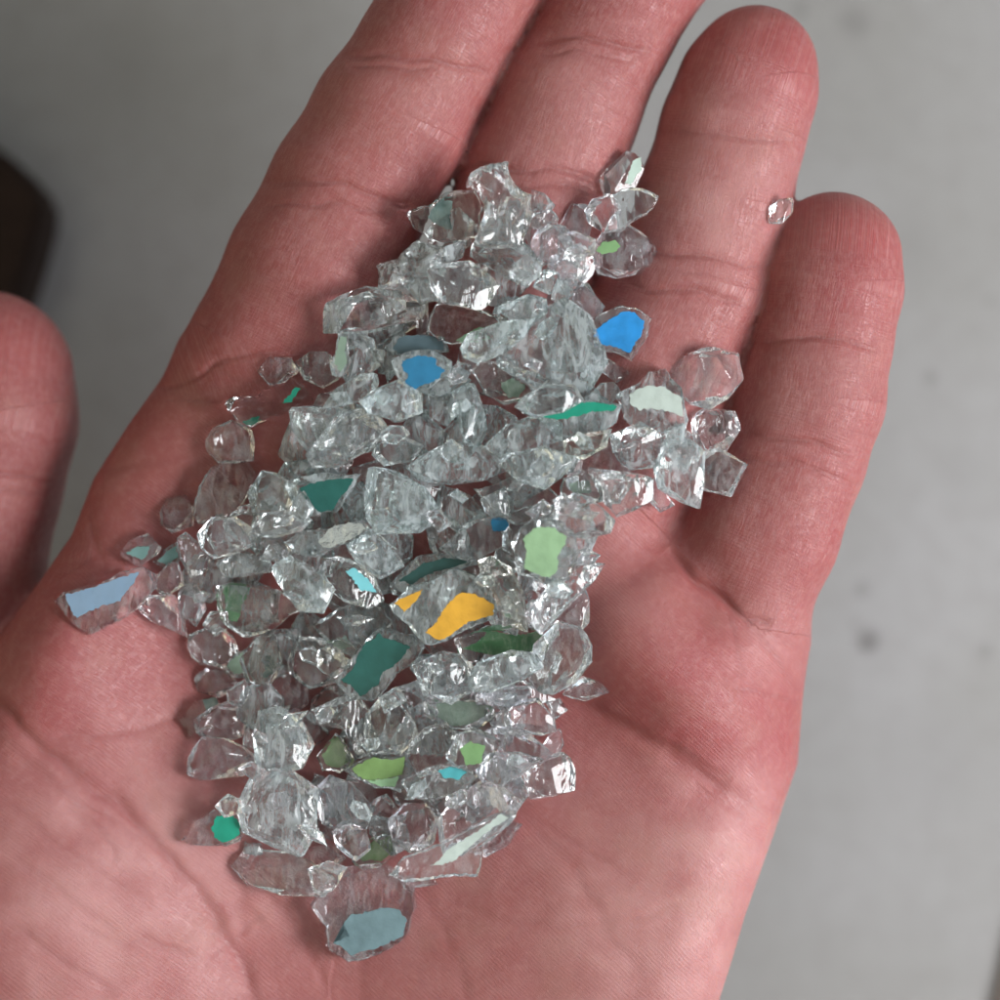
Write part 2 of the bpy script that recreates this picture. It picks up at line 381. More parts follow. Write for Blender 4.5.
# ------------------------------------------------------------------ glass and paint
VORO = .5
def glass_material(name, tint, rough, ripple, dens=0.0):
    m, nt = newmat(name)
    out = nd(nt, 'ShaderNodeOutputMaterial'); p = nd(nt, 'ShaderNodeBsdfPrincipled'); lk(nt, p.outputs[0], out.inputs[0])
    p.inputs['Base Color'].default_value = (*tint, 1); p.inputs['Transmission Weight'].default_value = 1.0
    p.inputs['IOR'].default_value = 1.52; p.inputs['Roughness'].default_value = rough
    tc = nd(nt, 'ShaderNodeTexCoord').outputs['Object']; oi = nd(nt, 'ShaderNodeObjectInfo')
    off = nd(nt, 'ShaderNodeVectorMath'); off.operation = 'ADD'; lk(nt, tc, off.inputs[0])
    sc = nd(nt, 'ShaderNodeVectorMath'); sc.operation = 'SCALE'; sc.inputs[0].default_value = (.09, .05, .07); lk(nt, oi.outputs['Random'], sc.inputs['Scale'])
    lk(nt, sc.outputs[0], off.inputs[1])
    mp = nd(nt, 'ShaderNodeMapping'); lk(nt, off.outputs[0], mp.inputs[0])
    rot = nd(nt, 'ShaderNodeCombineXYZ'); lk(nt, mth(nt, 'MULTIPLY', oi.outputs['Random'], 6.28), rot.inputs[2]); lk(nt, rot.outputs[0], mp.inputs['Rotation'])
    mp.inputs['Scale'].default_value = (1, .35, .8)
    n1 = nd(nt, 'ShaderNodeTexNoise'); n1.inputs['Scale'].default_value = 620; n1.inputs['Detail'].default_value = 2; n1.inputs['Distortion'].default_value = .6
    lk(nt, mp.outputs[0], n1.inputs['Vector'])
    wv = nd(nt, 'ShaderNodeTexWave'); wv.wave_type = 'RINGS'; wv.inputs['Scale'].default_value = 210; wv.inputs['Distortion'].default_value = 5
    wv.inputs['Detail'].default_value = 2; wv.inputs['Detail Scale'].default_value = 1.2; lk(nt, off.outputs[0], wv.inputs['Vector'])
    n2 = nd(nt, 'ShaderNodeTexNoise'); n2.inputs['Scale'].default_value = 260; lk(nt, off.outputs[0], n2.inputs['Vector'])
    msk = ramp(nt, n2.outputs[0], .45, .62)
    vf = nd(nt, 'ShaderNodeTexVoronoi'); vf.inputs['Scale'].default_value = 640; lk(nt, off.outputs[0], vf.inputs['Vector'])
    n1o = mth(nt, 'ADD', n1.outputs[0], mth(nt, 'MULTIPLY', mth(nt, 'MULTIPLY', vf.outputs['Distance'], ramp(nt, n1.outputs[0], .4, .55)), VORO))
    h = mth(nt, 'ADD', mth(nt, 'MULTIPLY', n1o, .55), mth(nt, 'MULTIPLY', mth(nt, 'MULTIPLY', wv.outputs[1], msk), .16))
    b = nd(nt, 'ShaderNodeBump'); b.inputs['Strength'].default_value = ripple; b.inputs['Distance'].default_value = .001
    lk(nt, h, b.inputs['Height']); lk(nt, b.outputs[0], p.inputs['Normal'])
    # crushed, crazed patches that scatter light
    df = nd(nt, 'ShaderNodeBsdfDiffuse'); df.inputs[0].default_value = (.86, .945, .97, 1); tr = nd(nt, 'ShaderNodeBsdfTranslucent'); tr.inputs[0].default_value = (.86, .945, .97, 1)
    ms = nd(nt, 'ShaderNodeMixShader'); ms.inputs[0].default_value = .5; lk(nt, df.outputs[0], ms.inputs[1]); lk(nt, tr.outputs[0], ms.inputs[2])
    lk(nt, b.outputs[0], df.inputs['Normal'])
    n3 = nd(nt, 'ShaderNodeTexNoise'); n3.inputs['Scale'].default_value = 820; n3.inputs['Detail'].default_value = 5; n3.inputs['Roughness'].default_value = .65; n3.inputs['Distortion'].default_value = 1.2
    lk(nt, mp.outputs[0], n3.inputs['Vector'])
    mx = nd(nt, 'ShaderNodeMixShader'); lk(nt, ramp(nt, n3.outputs[0], .45, .60, dens * .10, dens), mx.inputs[0])
    lk(nt, p.outputs[0], mx.inputs[1]); lk(nt, ms.outputs[0], mx.inputs[2]); lk(nt, mx.outputs[0], out.inputs[0])
    return m
def paint_material(name, rgb, rough=.45, spec=.4, vary=.3, coat=.35, metal=0):
    m, nt = newmat(name)
    out = nd(nt, 'ShaderNodeOutputMaterial'); p = nd(nt, 'ShaderNodeBsdfPrincipled'); lk(nt, p.outputs[0], out.inputs[0])
    tc = nd(nt, 'ShaderNodeTexCoord').outputs['Object']
    n = nd(nt, 'ShaderNodeTexNoise'); n.inputs['Scale'].default_value = 700; n.inputs['Detail'].default_value = 5; lk(nt, tc, n.inputs['Vector'])
    n2 = nd(nt, 'ShaderNodeTexNoise'); n2.inputs['Scale'].default_value = 220; n2.inputs['Detail'].default_value = 2; lk(nt, tc, n2.inputs['Vector'])
    c = tuple(.72 * q for q in srgb(*rgb)); lo = tuple(v * (1 - vary) for v in c); hi = tuple(min(1, v * (1 + vary) + .01) for v in c)
    col = mixc(nt, n.outputs[0], lo, hi); col = mixc(nt, ramp(nt, n2.outputs[0], .38, .68, 0, .85), col, hi)
    lk(nt, col, p.inputs['Base Color'])
    p.inputs['Roughness'].default_value = rough; p.inputs['Specular IOR Level'].default_value = spec
    p.inputs['Metallic'].default_value = metal
    if coat: p.inputs['Coat Weight'].default_value = coat; p.inputs['Coat Roughness'].default_value = .06
    b = nd(nt, 'ShaderNodeBump'); b.inputs['Strength'].default_value = .5; b.inputs['Distance'].default_value = .0002
    lk(nt, n.outputs[0], b.inputs['Height']); lk(nt, b.outputs[0], p.inputs['Normal'])
    return m
GLASS = {}
PAINT = {}
def init_materials():
    GLASS['c'] = glass_material('clear_glass', (.955, .985, .985), .008, .17, .18)
    GLASS['l'] = glass_material('lilac_clear_glass', (.97, .955, .985), .012, .22, .20)
    GLASS['g'] = glass_material('grey_green_glass', (.88, .955, .945), .012, .25, .44)
    GLASS['d'] = glass_material('frosted_glass', (.93, .955, .95), .05, .3, .46)
    GLASS['a'] = glass_material('straw_clear_glass', (.97, .95, .87), .01, .2, .08)
    GLASS['b'] = glass_material('rippled_clear_glass', (.955, .985, .985), .014, .5, .14)
    GLASS['p'] = glass_material('window_clear_glass', (.97, .985, .985), .006, .12, .0)
    P = paint_material
    PAINT.update({
     'greyteal': P('grey_teal_paint', (112,150,146)), 'mint': P('mint_paint', (200,222,210), .3), 'leaf': P('leaf_green_paint', (118,160,104)),
     'lightgreen': P('light_green_paint', (160,205,160)), 'blue': P('blue_paint', (14,118,162)), 'shineblue': P('shiny_blue_foil', (45,165,250), .3, .6, .45, 1, .4),
     'slate': P('slate_paint', (80,104,114)), 'darkteal': P('dark_teal_paint', (8,92,84), .6), 'deepteal': P('deep_teal_paint', (10,74,70), .6), 'tealgreen': P('teal_green_paint', (6,150,122)),
     'paleboard': P('pale_grey_paint', (190,204,196), .6), 'skyblue': P('grey_blue_paint', (122,158,190), .22, .6, .06, .8), 'green': P('green_paint', (38,128,58)),
     'cyan': P('cyan_paint', (125,210,220), .3), 'sage': P('sage_paint', (146,184,140), .6), 'yellow': P('yellow_paint', (232,174,46), .5), 'deepgreen': P('deep_green_paint', (62,125,72)),
     'olive': P('olive_paint', (122,158,92)), 'dullsage': P('dull_sage_paint', (128,152,134)), 'bluegrey': P('blue_grey_paint', (104,132,138), .6), 'aqua': P('aqua_paint', (72,172,180)),
     'window_glare': P('window_glare_patch', (225,232,230), .12, .5, .05, 0, 1)})  # last entry: window reflection put on one shard as a silvery patch

LDIR = Vector((.79, .06, .58)).normalized()          # towards the window
HALF = (LDIR + Vector((0, 0, 1))).normalized()

def resample(poly, step, rng, jit):
    P = np.array(poly, float); out = []
    n = len(P)
    for i in range(n):
        a, b = P[i], P[(i + 1) % n]; L = np.hypot(*(b - a)); k = max(1, int(round(L / step)))
        nn = np.array([-(b - a)[1], (b - a)[0]]) / max(L, 1e-6)
        bow = rng.uniform(-.09, .09) * L
        for j in range(k):
            t = j / k; out.append(a + (b - a) * t + nn * (bow * 4 * t * (1 - t) + (rng.gauss(0, jit) if j else 0)))
    return np.array(out)

def shard_mesh(rng, loc, h, style, flat):
    """loc: outline about the origin in mm; style 'plate' has a flat top, 'chip' is faceted; flat: list with 'top'/'under' kept flat for paint."""
    L = resample(loc, .55, rng, .045); M = len(L)
    size = math.sqrt(abs(np.sum(L[:, 0] * np.roll(L[:, 1], -1) - np.roll(L[:, 0], -1) * L[:, 1]) / 2))
    if style == 'plate': prof = [(.0,.0),(.35,.0),(.7,.0),(.9,.02),(.97,.14),(1.0,.4),(1.0,.65),(.985,.86),(.955,.985),(.9,1.0),(.7,1.0),(.35,1.0),(0,1.0)]
    else: prof = [(.0,.0),(.3,.0),(.6,.03),(.82,.12),(.95,.28),(1.0,.45),(.985,.6),(.92,.74),(.80,.86),(.62,.95),(.42,.99),(.2,1.0),(0,1.0)]
    V = [(0, 0, 0)]
    skew = np.array([rng.uniform(-.12, .12), rng.uniform(-.12, .12)]) * size * (.3 if style == 'plate' else 1)
    for s, z in prof[1:-1]:
        for i in range(M):
            q = L[i] * s + skew * (1 - s) * (z - .5) * 2
            V.append((q[0], q[1], z * h))
    V.append((skew[0], skew[1], h))
    V = np.array(V); V[0, :2] = -skew
    cuts = []
    if style != 'plate':
        for _ in range(rng.randint(7, 11)):
            a = rng.uniform(0, 6.283); t = math.radians(rng.uniform(10, 66)); cuts.append((math.cos(a) * math.sin(t), math.sin(a) * math.sin(t), math.cos(t), rng.uniform(.66, .92)))
        for _ in range(4):
            a = rng.uniform(0, 6.283); t = math.radians(rng.uniform(20, 70)); cuts.append((math.cos(a) * math.sin(t), math.sin(a) * math.sin(t), -math.cos(t), rng.uniform(.6, .9)))
        if style == 'bright':
            cuts.append((HALF.x + rng.uniform(-.06, .06), HALF.y + rng.uniform(-.06, .06), HALF.z, .5))
    else:
        for _ in range(3):
            a = rng.uniform(0, 6.283); t = math.radians(rng.uniform(55, 80)); cuts.append((math.cos(a) * math.sin(t), math.sin(a) * math.sin(t), math.cos(t) * rng.choice([1, -1]), rng.uniform(.82, .96)))
    c0 = np.array([0, 0, h / 2])
    for x, y, z, f in cuts:
        n = np.array([x, y, z]); n /= np.linalg.norm(n); dd = (V - c0) @ n; lim = dd.max() * f
        ex = np.maximum(dd - lim, 0); V = V - ex[:, None] * n
    if style != 'plate':      # conchoidal scoops
        for _ in range(rng.randint(2, 5)):
            k = V[rng.randrange(len(V))]; r = size * rng.uniform(.2, .5); dirn = k - c0; dirn = dirn / (np.linalg.norm(dirn) + 1e-6)
            cc = k + dirn * r * .72; dv = V - cc; dn = np.linalg.norm(dv, axis=1)
            m = dn < r; V[m] = cc + dv[m] / dn[m][:, None] * r
    lo0, hi0 = L.min(0), L.max(0); lo1, hi1 = V[:, :2].min(0), V[:, :2].max(0)
    V[:, :2] = lo0 + (V[:, :2] - lo1) / (hi1 - lo1) * (hi0 - lo0)
    V[:, 2] *= h / max(V[:, 2].max(), 1e-3) if style == 'plate' else 1
    R = len(prof) - 2; F = []
    top = len(V) - 1
    for i in range(M):
        j = (i + 1) % M
        F.append((0, 1 + j, 1 + i)); F.append((top, 1 + (R - 1) * M + i, 1 + (R - 1) * M + j))
        for r in range(R - 1):
            a = 1 + r * M
            F.append((a + i, a + j, a + M + j, a + M + i))
    return V, F
def add_mesh(name, V, F, mat, parent=None, sharp=26):
    me = bpy.data.meshes.new(name); me.from_pydata([tuple(v) for v in np.asarray(V) * MM], [], [tuple(int(q) for q in f) for f in F])
    me.update(); me.polygons.foreach_set('use_smooth', [True] * len(me.polygons))
    if sharp: me.set_sharp_from_angle(angle=math.radians(sharp))
    me.materials.append(mat)
    o = bpy.data.objects.new(name, me); COL.objects.link(o)
    if parent: o.parent = parent
    return o
def patch_mesh(loc, z, th, rng, jit):
    L = resample(loc, .28, rng, jit); n = len(L)
    a = L * 1.0; V = [(x, y, z) for x, y in a] + [(x * .995, y * .995, z + th) for x, y in a]
    F = [tuple(range(n))[::-1], tuple(range(n, 2 * n))] + [(i, (i + 1) % n, n + (i + 1) % n, n + i) for i in range(n)]
    bm = bmesh.new(); vs = [bm.verts.new(v) for v in V]
    for f in F: bm.faces.new([vs[i] for i in f])
    bmesh.ops.triangulate(bm, faces=[f for f in bm.faces if len(f.verts) > 4])
    bm.verts.index_update()
    V2 = [tuple(v.co) for v in bm.verts]; F2 = [tuple(v.index for v in f.verts) for f in bm.faces]; bm.free()
    return V2, F2

def hull_chip(rng, loc, h, bright):
    L = resample(loc, 2.8, rng, .14); pts = []
    size = float(np.sqrt(((L - L.mean(0)) ** 2).sum(1)).mean())
    for x, y in L:
        z = rng.uniform(.18, .72) * h; pts.append((x, y, z))
        if rng.random() < .45: pts.append((x * rng.uniform(.9, 1), y * rng.uniform(.9, 1), min(h, z + rng.uniform(.15, .35) * h)))
    tilt = (rng.uniform(-.35, .35), rng.uniform(-.35, .35))
    for zb, lo, hi, n in ((1, .35, .85, rng.randint(6, 9)), (0, .5, .85, 5)):
        a0 = rng.uniform(0, 6.28)
        for k in range(n):
            q = L[int((k + rng.uniform(-.3, .3)) / n * len(L)) % len(L)] * rng.uniform(lo, hi)
            z = h * (.86 + rng.uniform(-.18, .12) + (q[0] * tilt[0] + q[1] * tilt[1]) / max(size, .1) * .35) if zb else h * rng.uniform(0, .10)
            pts.append((q[0], q[1], min(max(z, h * .3 if zb else 0), h * 1.05)))
    bm = bmesh.new(); vs = [bm.verts.new(p) for p in pts]
    r = bmesh.ops.convex_hull(bm, input=vs)
    junk = list({e for e in r['geom_interior'] + r['geom_unused'] if isinstance(e, bmesh.types.BMVert)})
    bmesh.ops.delete(bm, geom=junk, context='VERTS')
    for _ in range(rng.randint(1, 3)):           # clean fracture planes
        a = rng.uniform(0, 6.283); t = math.radians(rng.uniform(18, 60)); n = Vector((math.cos(a) * math.sin(t), math.sin(a) * math.sin(t), math.cos(t)))
        m = max(v.co.dot(n) for v in bm.verts)
        c = Vector((0, 0, h / 2)); m -= c.dot(n)
        cut(bm, c + n * m * rng.uniform(.6, .85), n)
    if bright:
        n = Vector((HALF.x + rng.uniform(-.05, .05), HALF.y + rng.uniform(-.05, .05), HALF.z)).normalized(); c = Vector((0, 0, h / 2))
        m = max((v.co - c).dot(n) for v in bm.verts); cut(bm, c + n * m * .68, n)
    bmesh.ops.dissolve_limit(bm, angle_limit=math.radians(9), verts=bm.verts[:], edges=bm.edges[:])
    bmesh.ops.recalc_face_normals(bm, faces=bm.faces)
    bmesh.ops.bevel(bm, geom=bm.edges[:], offset=min(.07, .03 * size + .02), segments=1, affect='EDGES', clamp_overlap=True)
    bmesh.ops.triangulate(bm, faces=[f for f in bm.faces if len(f.verts) > 4])
    bm.verts.index_update()
    V = [tuple(v.co) for v in bm.verts]; F = [tuple(v.index for v in f.verts) for f in bm.faces]; bm.free()
    return np.array(V), F
def cut(bm, co, no):
    r = bmesh.ops.bisect_plane(bm, geom=bm.verts[:] + bm.edges[:] + bm.faces[:], plane_co=co, plane_no=no, clear_outer=True)
    ed = [e for e in r['geom_cut'] if isinstance(e, bmesh.types.BMEdge)]
    if ed: bmesh.ops.contextual_create(bm, geom=ed)
def convexity(loc):
    P = [tuple(p) for p in loc]; A = abs(sum(P[k][0] * P[(k + 1) % len(P)][1] - P[(k + 1) % len(P)][0] * P[k][1] for k in range(len(P))) / 2)
    q = sorted(P); cr = lambda o, a, b: (a[0] - o[0]) * (b[1] - o[1]) - (a[1] - o[1]) * (b[0] - o[0]); H = []
    for seq in (q, q[::-1]):
        h = []
        for p in seq:
            while len(h) >= 2 and cr(h[-2], h[-1], p) <= 0: h.pop()
            h.append(p)
        H += h[:-1]
    B = abs(sum(H[k][0] * H[(k + 1) % len(H)][1] - H[(k + 1) % len(H)][0] * H[k][1] for k in range(len(H))) / 2)
    return A / B

class HeightMap:
    def __init__(s, V, F):
        bv = BVHTree.FromPolygons([Vector(v) for v in V[::1]], [tuple(f) for f in F]) if len(F) < 60000 else None
        s.x0, s.y0, s.n = -62, -62, 125
        s.Z = np.full((s.n, s.n), -30.0)
        m = V[:, 2] > -22; xi = np.round(V[m, 0] - s.x0).astype(int); yi = np.round(V[m, 1] - s.y0).astype(int)
        ok = (xi >= 0) & (xi < s.n) & (yi >= 0) & (yi < s.n)
        np.maximum.at(s.Z, (xi[ok], yi[ok]), V[m, 2][ok])
    def cells(s, poly):
        P = np.array(poly); gx, gy = np.meshgrid(np.arange(s.n), np.arange(s.n), indexing='ij')
        Q = np.stack([gx.ravel() + s.x0, gy.ravel() + s.y0], 1).astype(float)
        d = polysdf(Q, P).reshape(s.n, s.n); m = d < .3
        if not m.any():
            c = P.mean(0); m[int(np.clip(round(c[0] - s.x0), 0, s.n - 1)), int(np.clip(round(c[1] - s.y0), 0, s.n - 1))] = True
        return m, d

# glass kind, layer in the heap, style, outline, paint patches (colour, on top or underneath, outline), label
SHARDS = [
('l',1,'chip',[(410,212),(420,228),(432,237),(455,240),(478,238),(481,210),(474,192),(448,193),(432,206)],[('greyteal','u',[(428,214),(440,198),(453,198),(450,212),(452,228),(442,224)])],'clear shard with a grey teal patch lying at the gap between index and middle finger'),
('d',0,'chip',[(378,280),(383,267),(405,258),(420,240),(440,246),(466,243),(466,256),(440,264),(428,278),(410,288),(385,287)],[],'dull grey shard on the index finger base beneath the grey teal patched shard'),
('c',2,'bright',[(431,272),(440,266),(470,262),(498,285),(502,303),(483,310),(462,303),(445,302),(436,290)],[],'clear shard with a bright white chevron ridge below the big waisted shard'),
('c',2,'chip',[(320,330),(328,302),(345,293),(365,286),(395,290),(421,303),(417,316),(400,318),(372,326),(335,330)],[],'long clear shard with a bright end standing out over the index finger base'),
('g',1,'chip',[(334,332),(372,326),(418,320),(400,335),(365,352),(338,350)],[],'thin grey green blade tucked under the long shard at the index finger base'),
('c',1,'chip',[(417,298),(427,300),(428,334),(416,336)],[],'narrow upright clear sliver between the long index side shard and the green streaked shard'),
('c',2,'chip',[(430,330),(438,306),(462,304),(485,312),(505,318),(500,335),(470,342),(440,340)],[('lightgreen','u',[(455,338),(478,326),(508,320),(500,334),(472,341)])],'clear shard with a light green streak just above the striped slab'),
('g',1,'chip',[(406,287),(430,272),(438,300),(420,304)],[],'small grey shard wedged beside the white chevron shard on the thumb side'),
('c',2,'bright',[(470,182),(475,172),(512,166),(517,180),(534,185),(537,192),(528,220),(522,243),(480,242),(490,205),(485,190),(474,188)],[],'large waisted clear shard with a white glare, topmost on the middle finger'),
('c',1,'chip',[(476,240),(524,243),(542,262),(528,286),(505,276),(474,256)],[],'clear shard directly below the large waisted shard'),
('g',0,'chip',[(532,190),(545,194),(556,206),(548,214),(530,214)],[],'tiny grey chip peeping out behind the large waisted shard'),
('l',2,'bright',[(528,226),(534,214),(550,209),(560,220),(545,230)],[],'tiny clear chip with a square white glint next to the waisted shard'),
('l',2,'chip',[(528,245),(533,232),(548,225),(566,226),(573,244),(558,261),(538,257)],[],'rounded lilac clear shard between the waisted shard and the green dotted shard'),
('l',1,'chip',[(560,227),(572,205),(586,205),(593,220),(588,236),(568,234)],[],'cloudy lilac shard above the rounded lilac shard, against the middle finger'),
('l',2,'chip',[(584,212),(592,201),(610,196),(619,209),(616,231),(600,232),(588,223)],[],'cloudy lilac shard at the stem of the pointed leaf shaped shard'),
('c',2,'plate',[(612,196),(635,190),(657,198),(646,215),(622,231),(604,233),(616,213)],[],'flat leaf shaped clear shard pointing at the ring finger'),
('c',1,'chip',[(599,182),(605,172),(625,153),(640,151),(642,170),(633,190),(620,190),(605,197)],[('mint','t',[(624,183),(632,161),(641,157),(641,171),(631,186)])],'clear shard with a pale mint edge wedged between middle and ring finger'),
('l',1,'chip',[(592,262),(594,248),(602,234),(622,227),(632,227),(641,242),(655,247),(661,257),(645,270),(615,277),(600,272)],[('leaf','t',[(593,251),(600,242),(612,240),(618,246),(610,253),(599,255)])],'ragged clear shard with one small green dot on the ring finger'),
('l',1,'chip',[(550,265),(560,254),(580,250),(595,259),(595,275),(585,282),(568,277),(554,273)],[],'cloudy lilac shard below the green dotted shard on the heap edge'),
('l',2,'chip',[(558,236),(575,231),(594,238),(592,253),(575,258),(562,252)],[],'cloudy lilac shard touching the green dot shard on its thumb side'),
('d',2,'chip',[(514,266),(528,255),(543,266),(539,282),(524,286)],[],'small frosted round shard below the waisted shard'),
('d',1,'chip',[(533,286),(545,270),(560,272),(563,284),(550,294)],[],'small frosted shard under the cloudy lilac cluster near the ring finger'),
('g',2,'plate',[(552,300),(557,280),(568,281),(574,294),(562,304)],[],'pale grey green chip between the lilac cluster and the striped slab'),
('g',1,'chip',[(500,310),(530,295),(546,299),(549,318),(520,326)],[],'grey shard with dark cracks against the top of the striped slab'),
('l',1,'chip',[(573,300),(578,283),(592,293),(604,306),(596,320),(584,317)],[],'clear shard showing skin beside the shiny blue shard on its fingertip side'),
('g',2,'chip',[(500,346),(530,318),(568,299),(590,316),(602,343),(606,360),(590,386),(560,393),(530,378),(505,363)],[],'big striped grey slab of glass beside the shiny blue shard'),
('g',2,'chip',[(462,346),(470,333),(500,322),(532,319),(506,350),(480,362),(465,356)],[],'grey rippled shard on the thumb side of the striped slab'),
('c',2,'chip',[(474,372),(482,364),(505,362),(532,372),(546,380),(530,397),(505,403),(486,393)],[('dullsage','u',[(500,381),(512,377),(526,385),(518,397),(508,397)])],'bright broken shard with a dull sage corner below the striped slab'),
('c',2,'chip',[(516,406),(525,395),(545,385),(572,385),(581,400),(560,411),(535,416)],[],'clear shard showing skin above the long teal green strip'),
('c',2,'plate',[(589,329),(598,318),(625,307),(637,309),(651,320),(648,336),(633,360),(618,352),(598,346)],[('shineblue','t',[(595,336),(604,324),(624,312),(636,312),(646,321),(643,335),(631,353),(618,347),(602,343)])],'shiny bright blue shard on the ring finger base'),
('c',0,'chip',[(598,370),(608,359),(631,374),(616,384)],[],'thin clear chip on the skin below the shiny blue shard'),
('g',1,'plate',[(388,350),(398,337),(445,337),(448,352),(420,357),(396,355)],[('slate','t',[(394,349),(400,339),(443,339),(445,351),(420,355),(399,354)])],'dark slate coated flat shard behind the matt blue shard'),
('g',2,'plate',[(393,360),(408,352),(440,352),(452,362),(450,374),(430,387),(412,394),(402,386),(396,374)],[('blue','t',[(403,359),(420,354),(437,357),(437,363),(446,368),(441,376),(425,383),(414,390),(405,384),(409,375),(404,368)])],'shard with a ragged matt blue face near the index finger base'),
('c',1,'chip',[(381,354),(388,343),(402,350),(400,370),(388,382)],[],'small rounded clear shard next to the matt blue shard on the thumb side'),
('g',1,'chip',[(420,390),(450,363),(470,380),(460,390),(440,397)],[],'pale grey green shard next to the matt blue shard toward the little finger'),
('c',1,'chip',[(259,372),(268,359),(290,359),(298,372),(285,383),(270,385)],[],'oval clear pebble at the end of a row on the index finger mount'),
('c',1,'chip',[(296,362),(310,352),(325,352),(336,362),(336,378),(322,386),(304,378)],[],'rounded clear shard between the oval pebble and the green edged grey shard'),
('c',2,'plate',[(226,405),(232,399),(255,399),(275,385),(287,374),(301,388),(310,400),(280,416),(250,428),(237,421)],[('tealgreen','u',[(240,421),(258,416),(252,426),(244,427)]),('tealgreen','t',[(281,404),(294,388),(300,390),(291,403)])],'long clear shard with two teal green bits on the thumb edge of the heap'),
('g',2,'plate',[(330,362),(338,332),(349,331),(351,360),(343,376),(332,374)],[('dullsage','t',[(334,362),(340,336),(347,335),(347,360),(340,371)])],'upright shard with a muted green edge at the index side'),
('d',1,'chip',[(347,330),(372,340),(378,365),(365,376),(346,380),(341,370),(350,354)],[],'dull grey shard beside the muted green edged shard'),
('d',1,'chip',[(323,409),(335,390),(360,375),(377,374),(376,386),(360,401),(340,406)],[],'grey frosted shard below the dull grey shard on the index side'),
('c',1,'chip',[(290,412),(297,404),(330,408),(351,411),(336,431),(310,453),(299,440),(293,430)],[],'clear shard with skin showing through above the round shard on the thumb edge'),
('c',2,'bright',[(309,454),(335,430),(345,411),(370,407),(386,425),(383,441),(360,453),(340,466),(317,467)],[],'striped clear shard with sharp white lines in the thumb side half of the heap'),
('g',2,'chip',[(361,402),(375,390),(400,380),(419,394),(420,412),(396,420),(370,413)],[],'pale grey green shard below the matt blue shard'),
('g',1,'chip',[(274,479),(284,464),(310,461),(332,470),(342,481),(300,486)],[],'rough pale shard just above the teal shard on the thumb side'),
('g',2,'plate',[(287,484),(310,477),(330,474),(360,475),(352,490),(344,502),(337,512),(311,516),(296,502)],[('darkteal','t',[(300,489),(320,482),(354,479),(352,485),(342,496),(335,509),(322,513),(311,506)])],'teal faced shard lying in the thumb side half of the heap'),
('c',1,'chip',[(204,445),(214,429),(232,421),(250,431),(258,445),(251,459),(218,461)],[],'lone rounded clear shard topmost on the thumb edge of the heap'),
('c',0,'plate',[(195,516),(200,490),(212,469),(225,459),(246,461),(256,475),(250,490),(222,522),(200,523)],[],'flat clear shard with two bright edges below the lone rounded shard'),
('c',1,'chip',[(249,493),(262,472),(276,475),(296,485),(298,506),(280,517),(254,513)],[],'crackled clear shard between the flat bright edged shard and the teal faced shard'),
('c',2,'chip',[(294,500),(304,490),(314,508),(306,522),(289,517)],[],'small clear wedge touching the teal faced shard'),
('g',2,'chip',[(366,470),(400,475),(426,490),(441,514),(420,531),(381,533),(369,502)],[],'big pale grey lump in the middle of the heap beside the teal faced shard'),
('g',1,'chip',[(337,500),(366,478),(372,521),(352,520)],[],'pale grey shard between the teal faced shard and the big grey lump'),
('g',1,'chip',[(438,484),(470,494),(486,514),(461,531),(439,516)],[],'dark veined grey shard beside the big pale grey lump'),
('g',2,'chip',[(409,466),(425,454),(450,442),(478,445),(505,468),(480,479),(450,483),(420,479)],[],'lens shaped shard with fine lines across the middle of the heap'),
('c',2,'chip',[(379,440),(395,435),(422,446),(411,461),(385,466),(373,455)],[],'small clear shard above the lens shaped shard'),
('g',1,'chip',[(450,380),(470,379),(482,410),(489,430),(478,446),(464,441),(457,410)],[],'upright grey column of glass in the centre of the upper heap'),
('d',0,'chip',[(427,394),(450,391),(457,415),(446,427),(429,421)],[],'dark grey shard deep in the hollow next to the grey column'),
('g',2,'chip',[(489,446),(510,425),(540,414),(561,424),(561,440),(530,449),(505,457)],[],'grey shard with a pale edge below the bright broken shard'),
('g',2,'chip',[(501,463),(510,450),(545,447),(574,456),(562,475),(545,487),(520,479)],[],'grey translucent shard above the brown looking flat lens'),
('c',1,'plate',[(475,490),(510,478),(545,484),(560,500),(547,518),(515,525),(493,511)],[],'flat clear lens through which brown skin shows'),
('g',1,'plate',[(540,425),(552,411),(590,402),(620,406),(616,425),(580,437),(560,437)],[('tealgreen','t',[(543,419),(565,409),(590,404),(618,408),(612,413),(580,418),(560,421)])],'shard with a long teal green strip near the ring finger base'),
('g',2,'plate',[(617,396),(635,387),(648,374),(665,371),(681,389),(687,420),(683,433),(660,437),(645,430),(624,419)],[('paleboard','t',[(630,395),(645,388),(665,388),(681,398),(684,418),(668,412),(652,409),(640,412),(630,404)])],'shard with a pale grey mint face at the little finger side'),
('c',1,'chip',[(667,372),(690,354),(710,347),(726,357),(737,354),(742,378),(728,396),(710,406),(692,401),(681,388)],[],'clear block of glass sticking out over the little finger'),
('l',1,'bright',[(693,412),(712,409),(733,412),(739,428),(726,449),(705,451),(694,433)],[],'faceted clear shard with a white square glint below the clear block'),
('c',1,'chip',[(699,455),(720,449),(746,465),(731,495),(705,489),(697,470)],[],'rough bright clear shard at the little finger edge of the heap'),
('g',2,'chip',[(655,470),(668,439),(690,444),(703,455),(702,485),(698,508),(680,501),(659,489)],[],'grey pointed triangle of glass hanging over the ring finger crease'),
('c',2,'bright',[(590,467),(612,470),(640,474),(656,478),(651,498),(618,514),(607,500),(599,485)],[],'clear shard with a glaring white patch beside the grey pointed triangle'),
('l',0,'chip',[(646,482),(658,475),(667,492),(674,505),(660,512),(649,501)],[],'small clear bulb hanging below the grey pointed triangle'),
('d',1,'chip',[(608,456),(620,447),(660,437),(666,446),(656,469),(630,473)],[],'dim grey shard between the pale faced shard and the glaring white shard'),
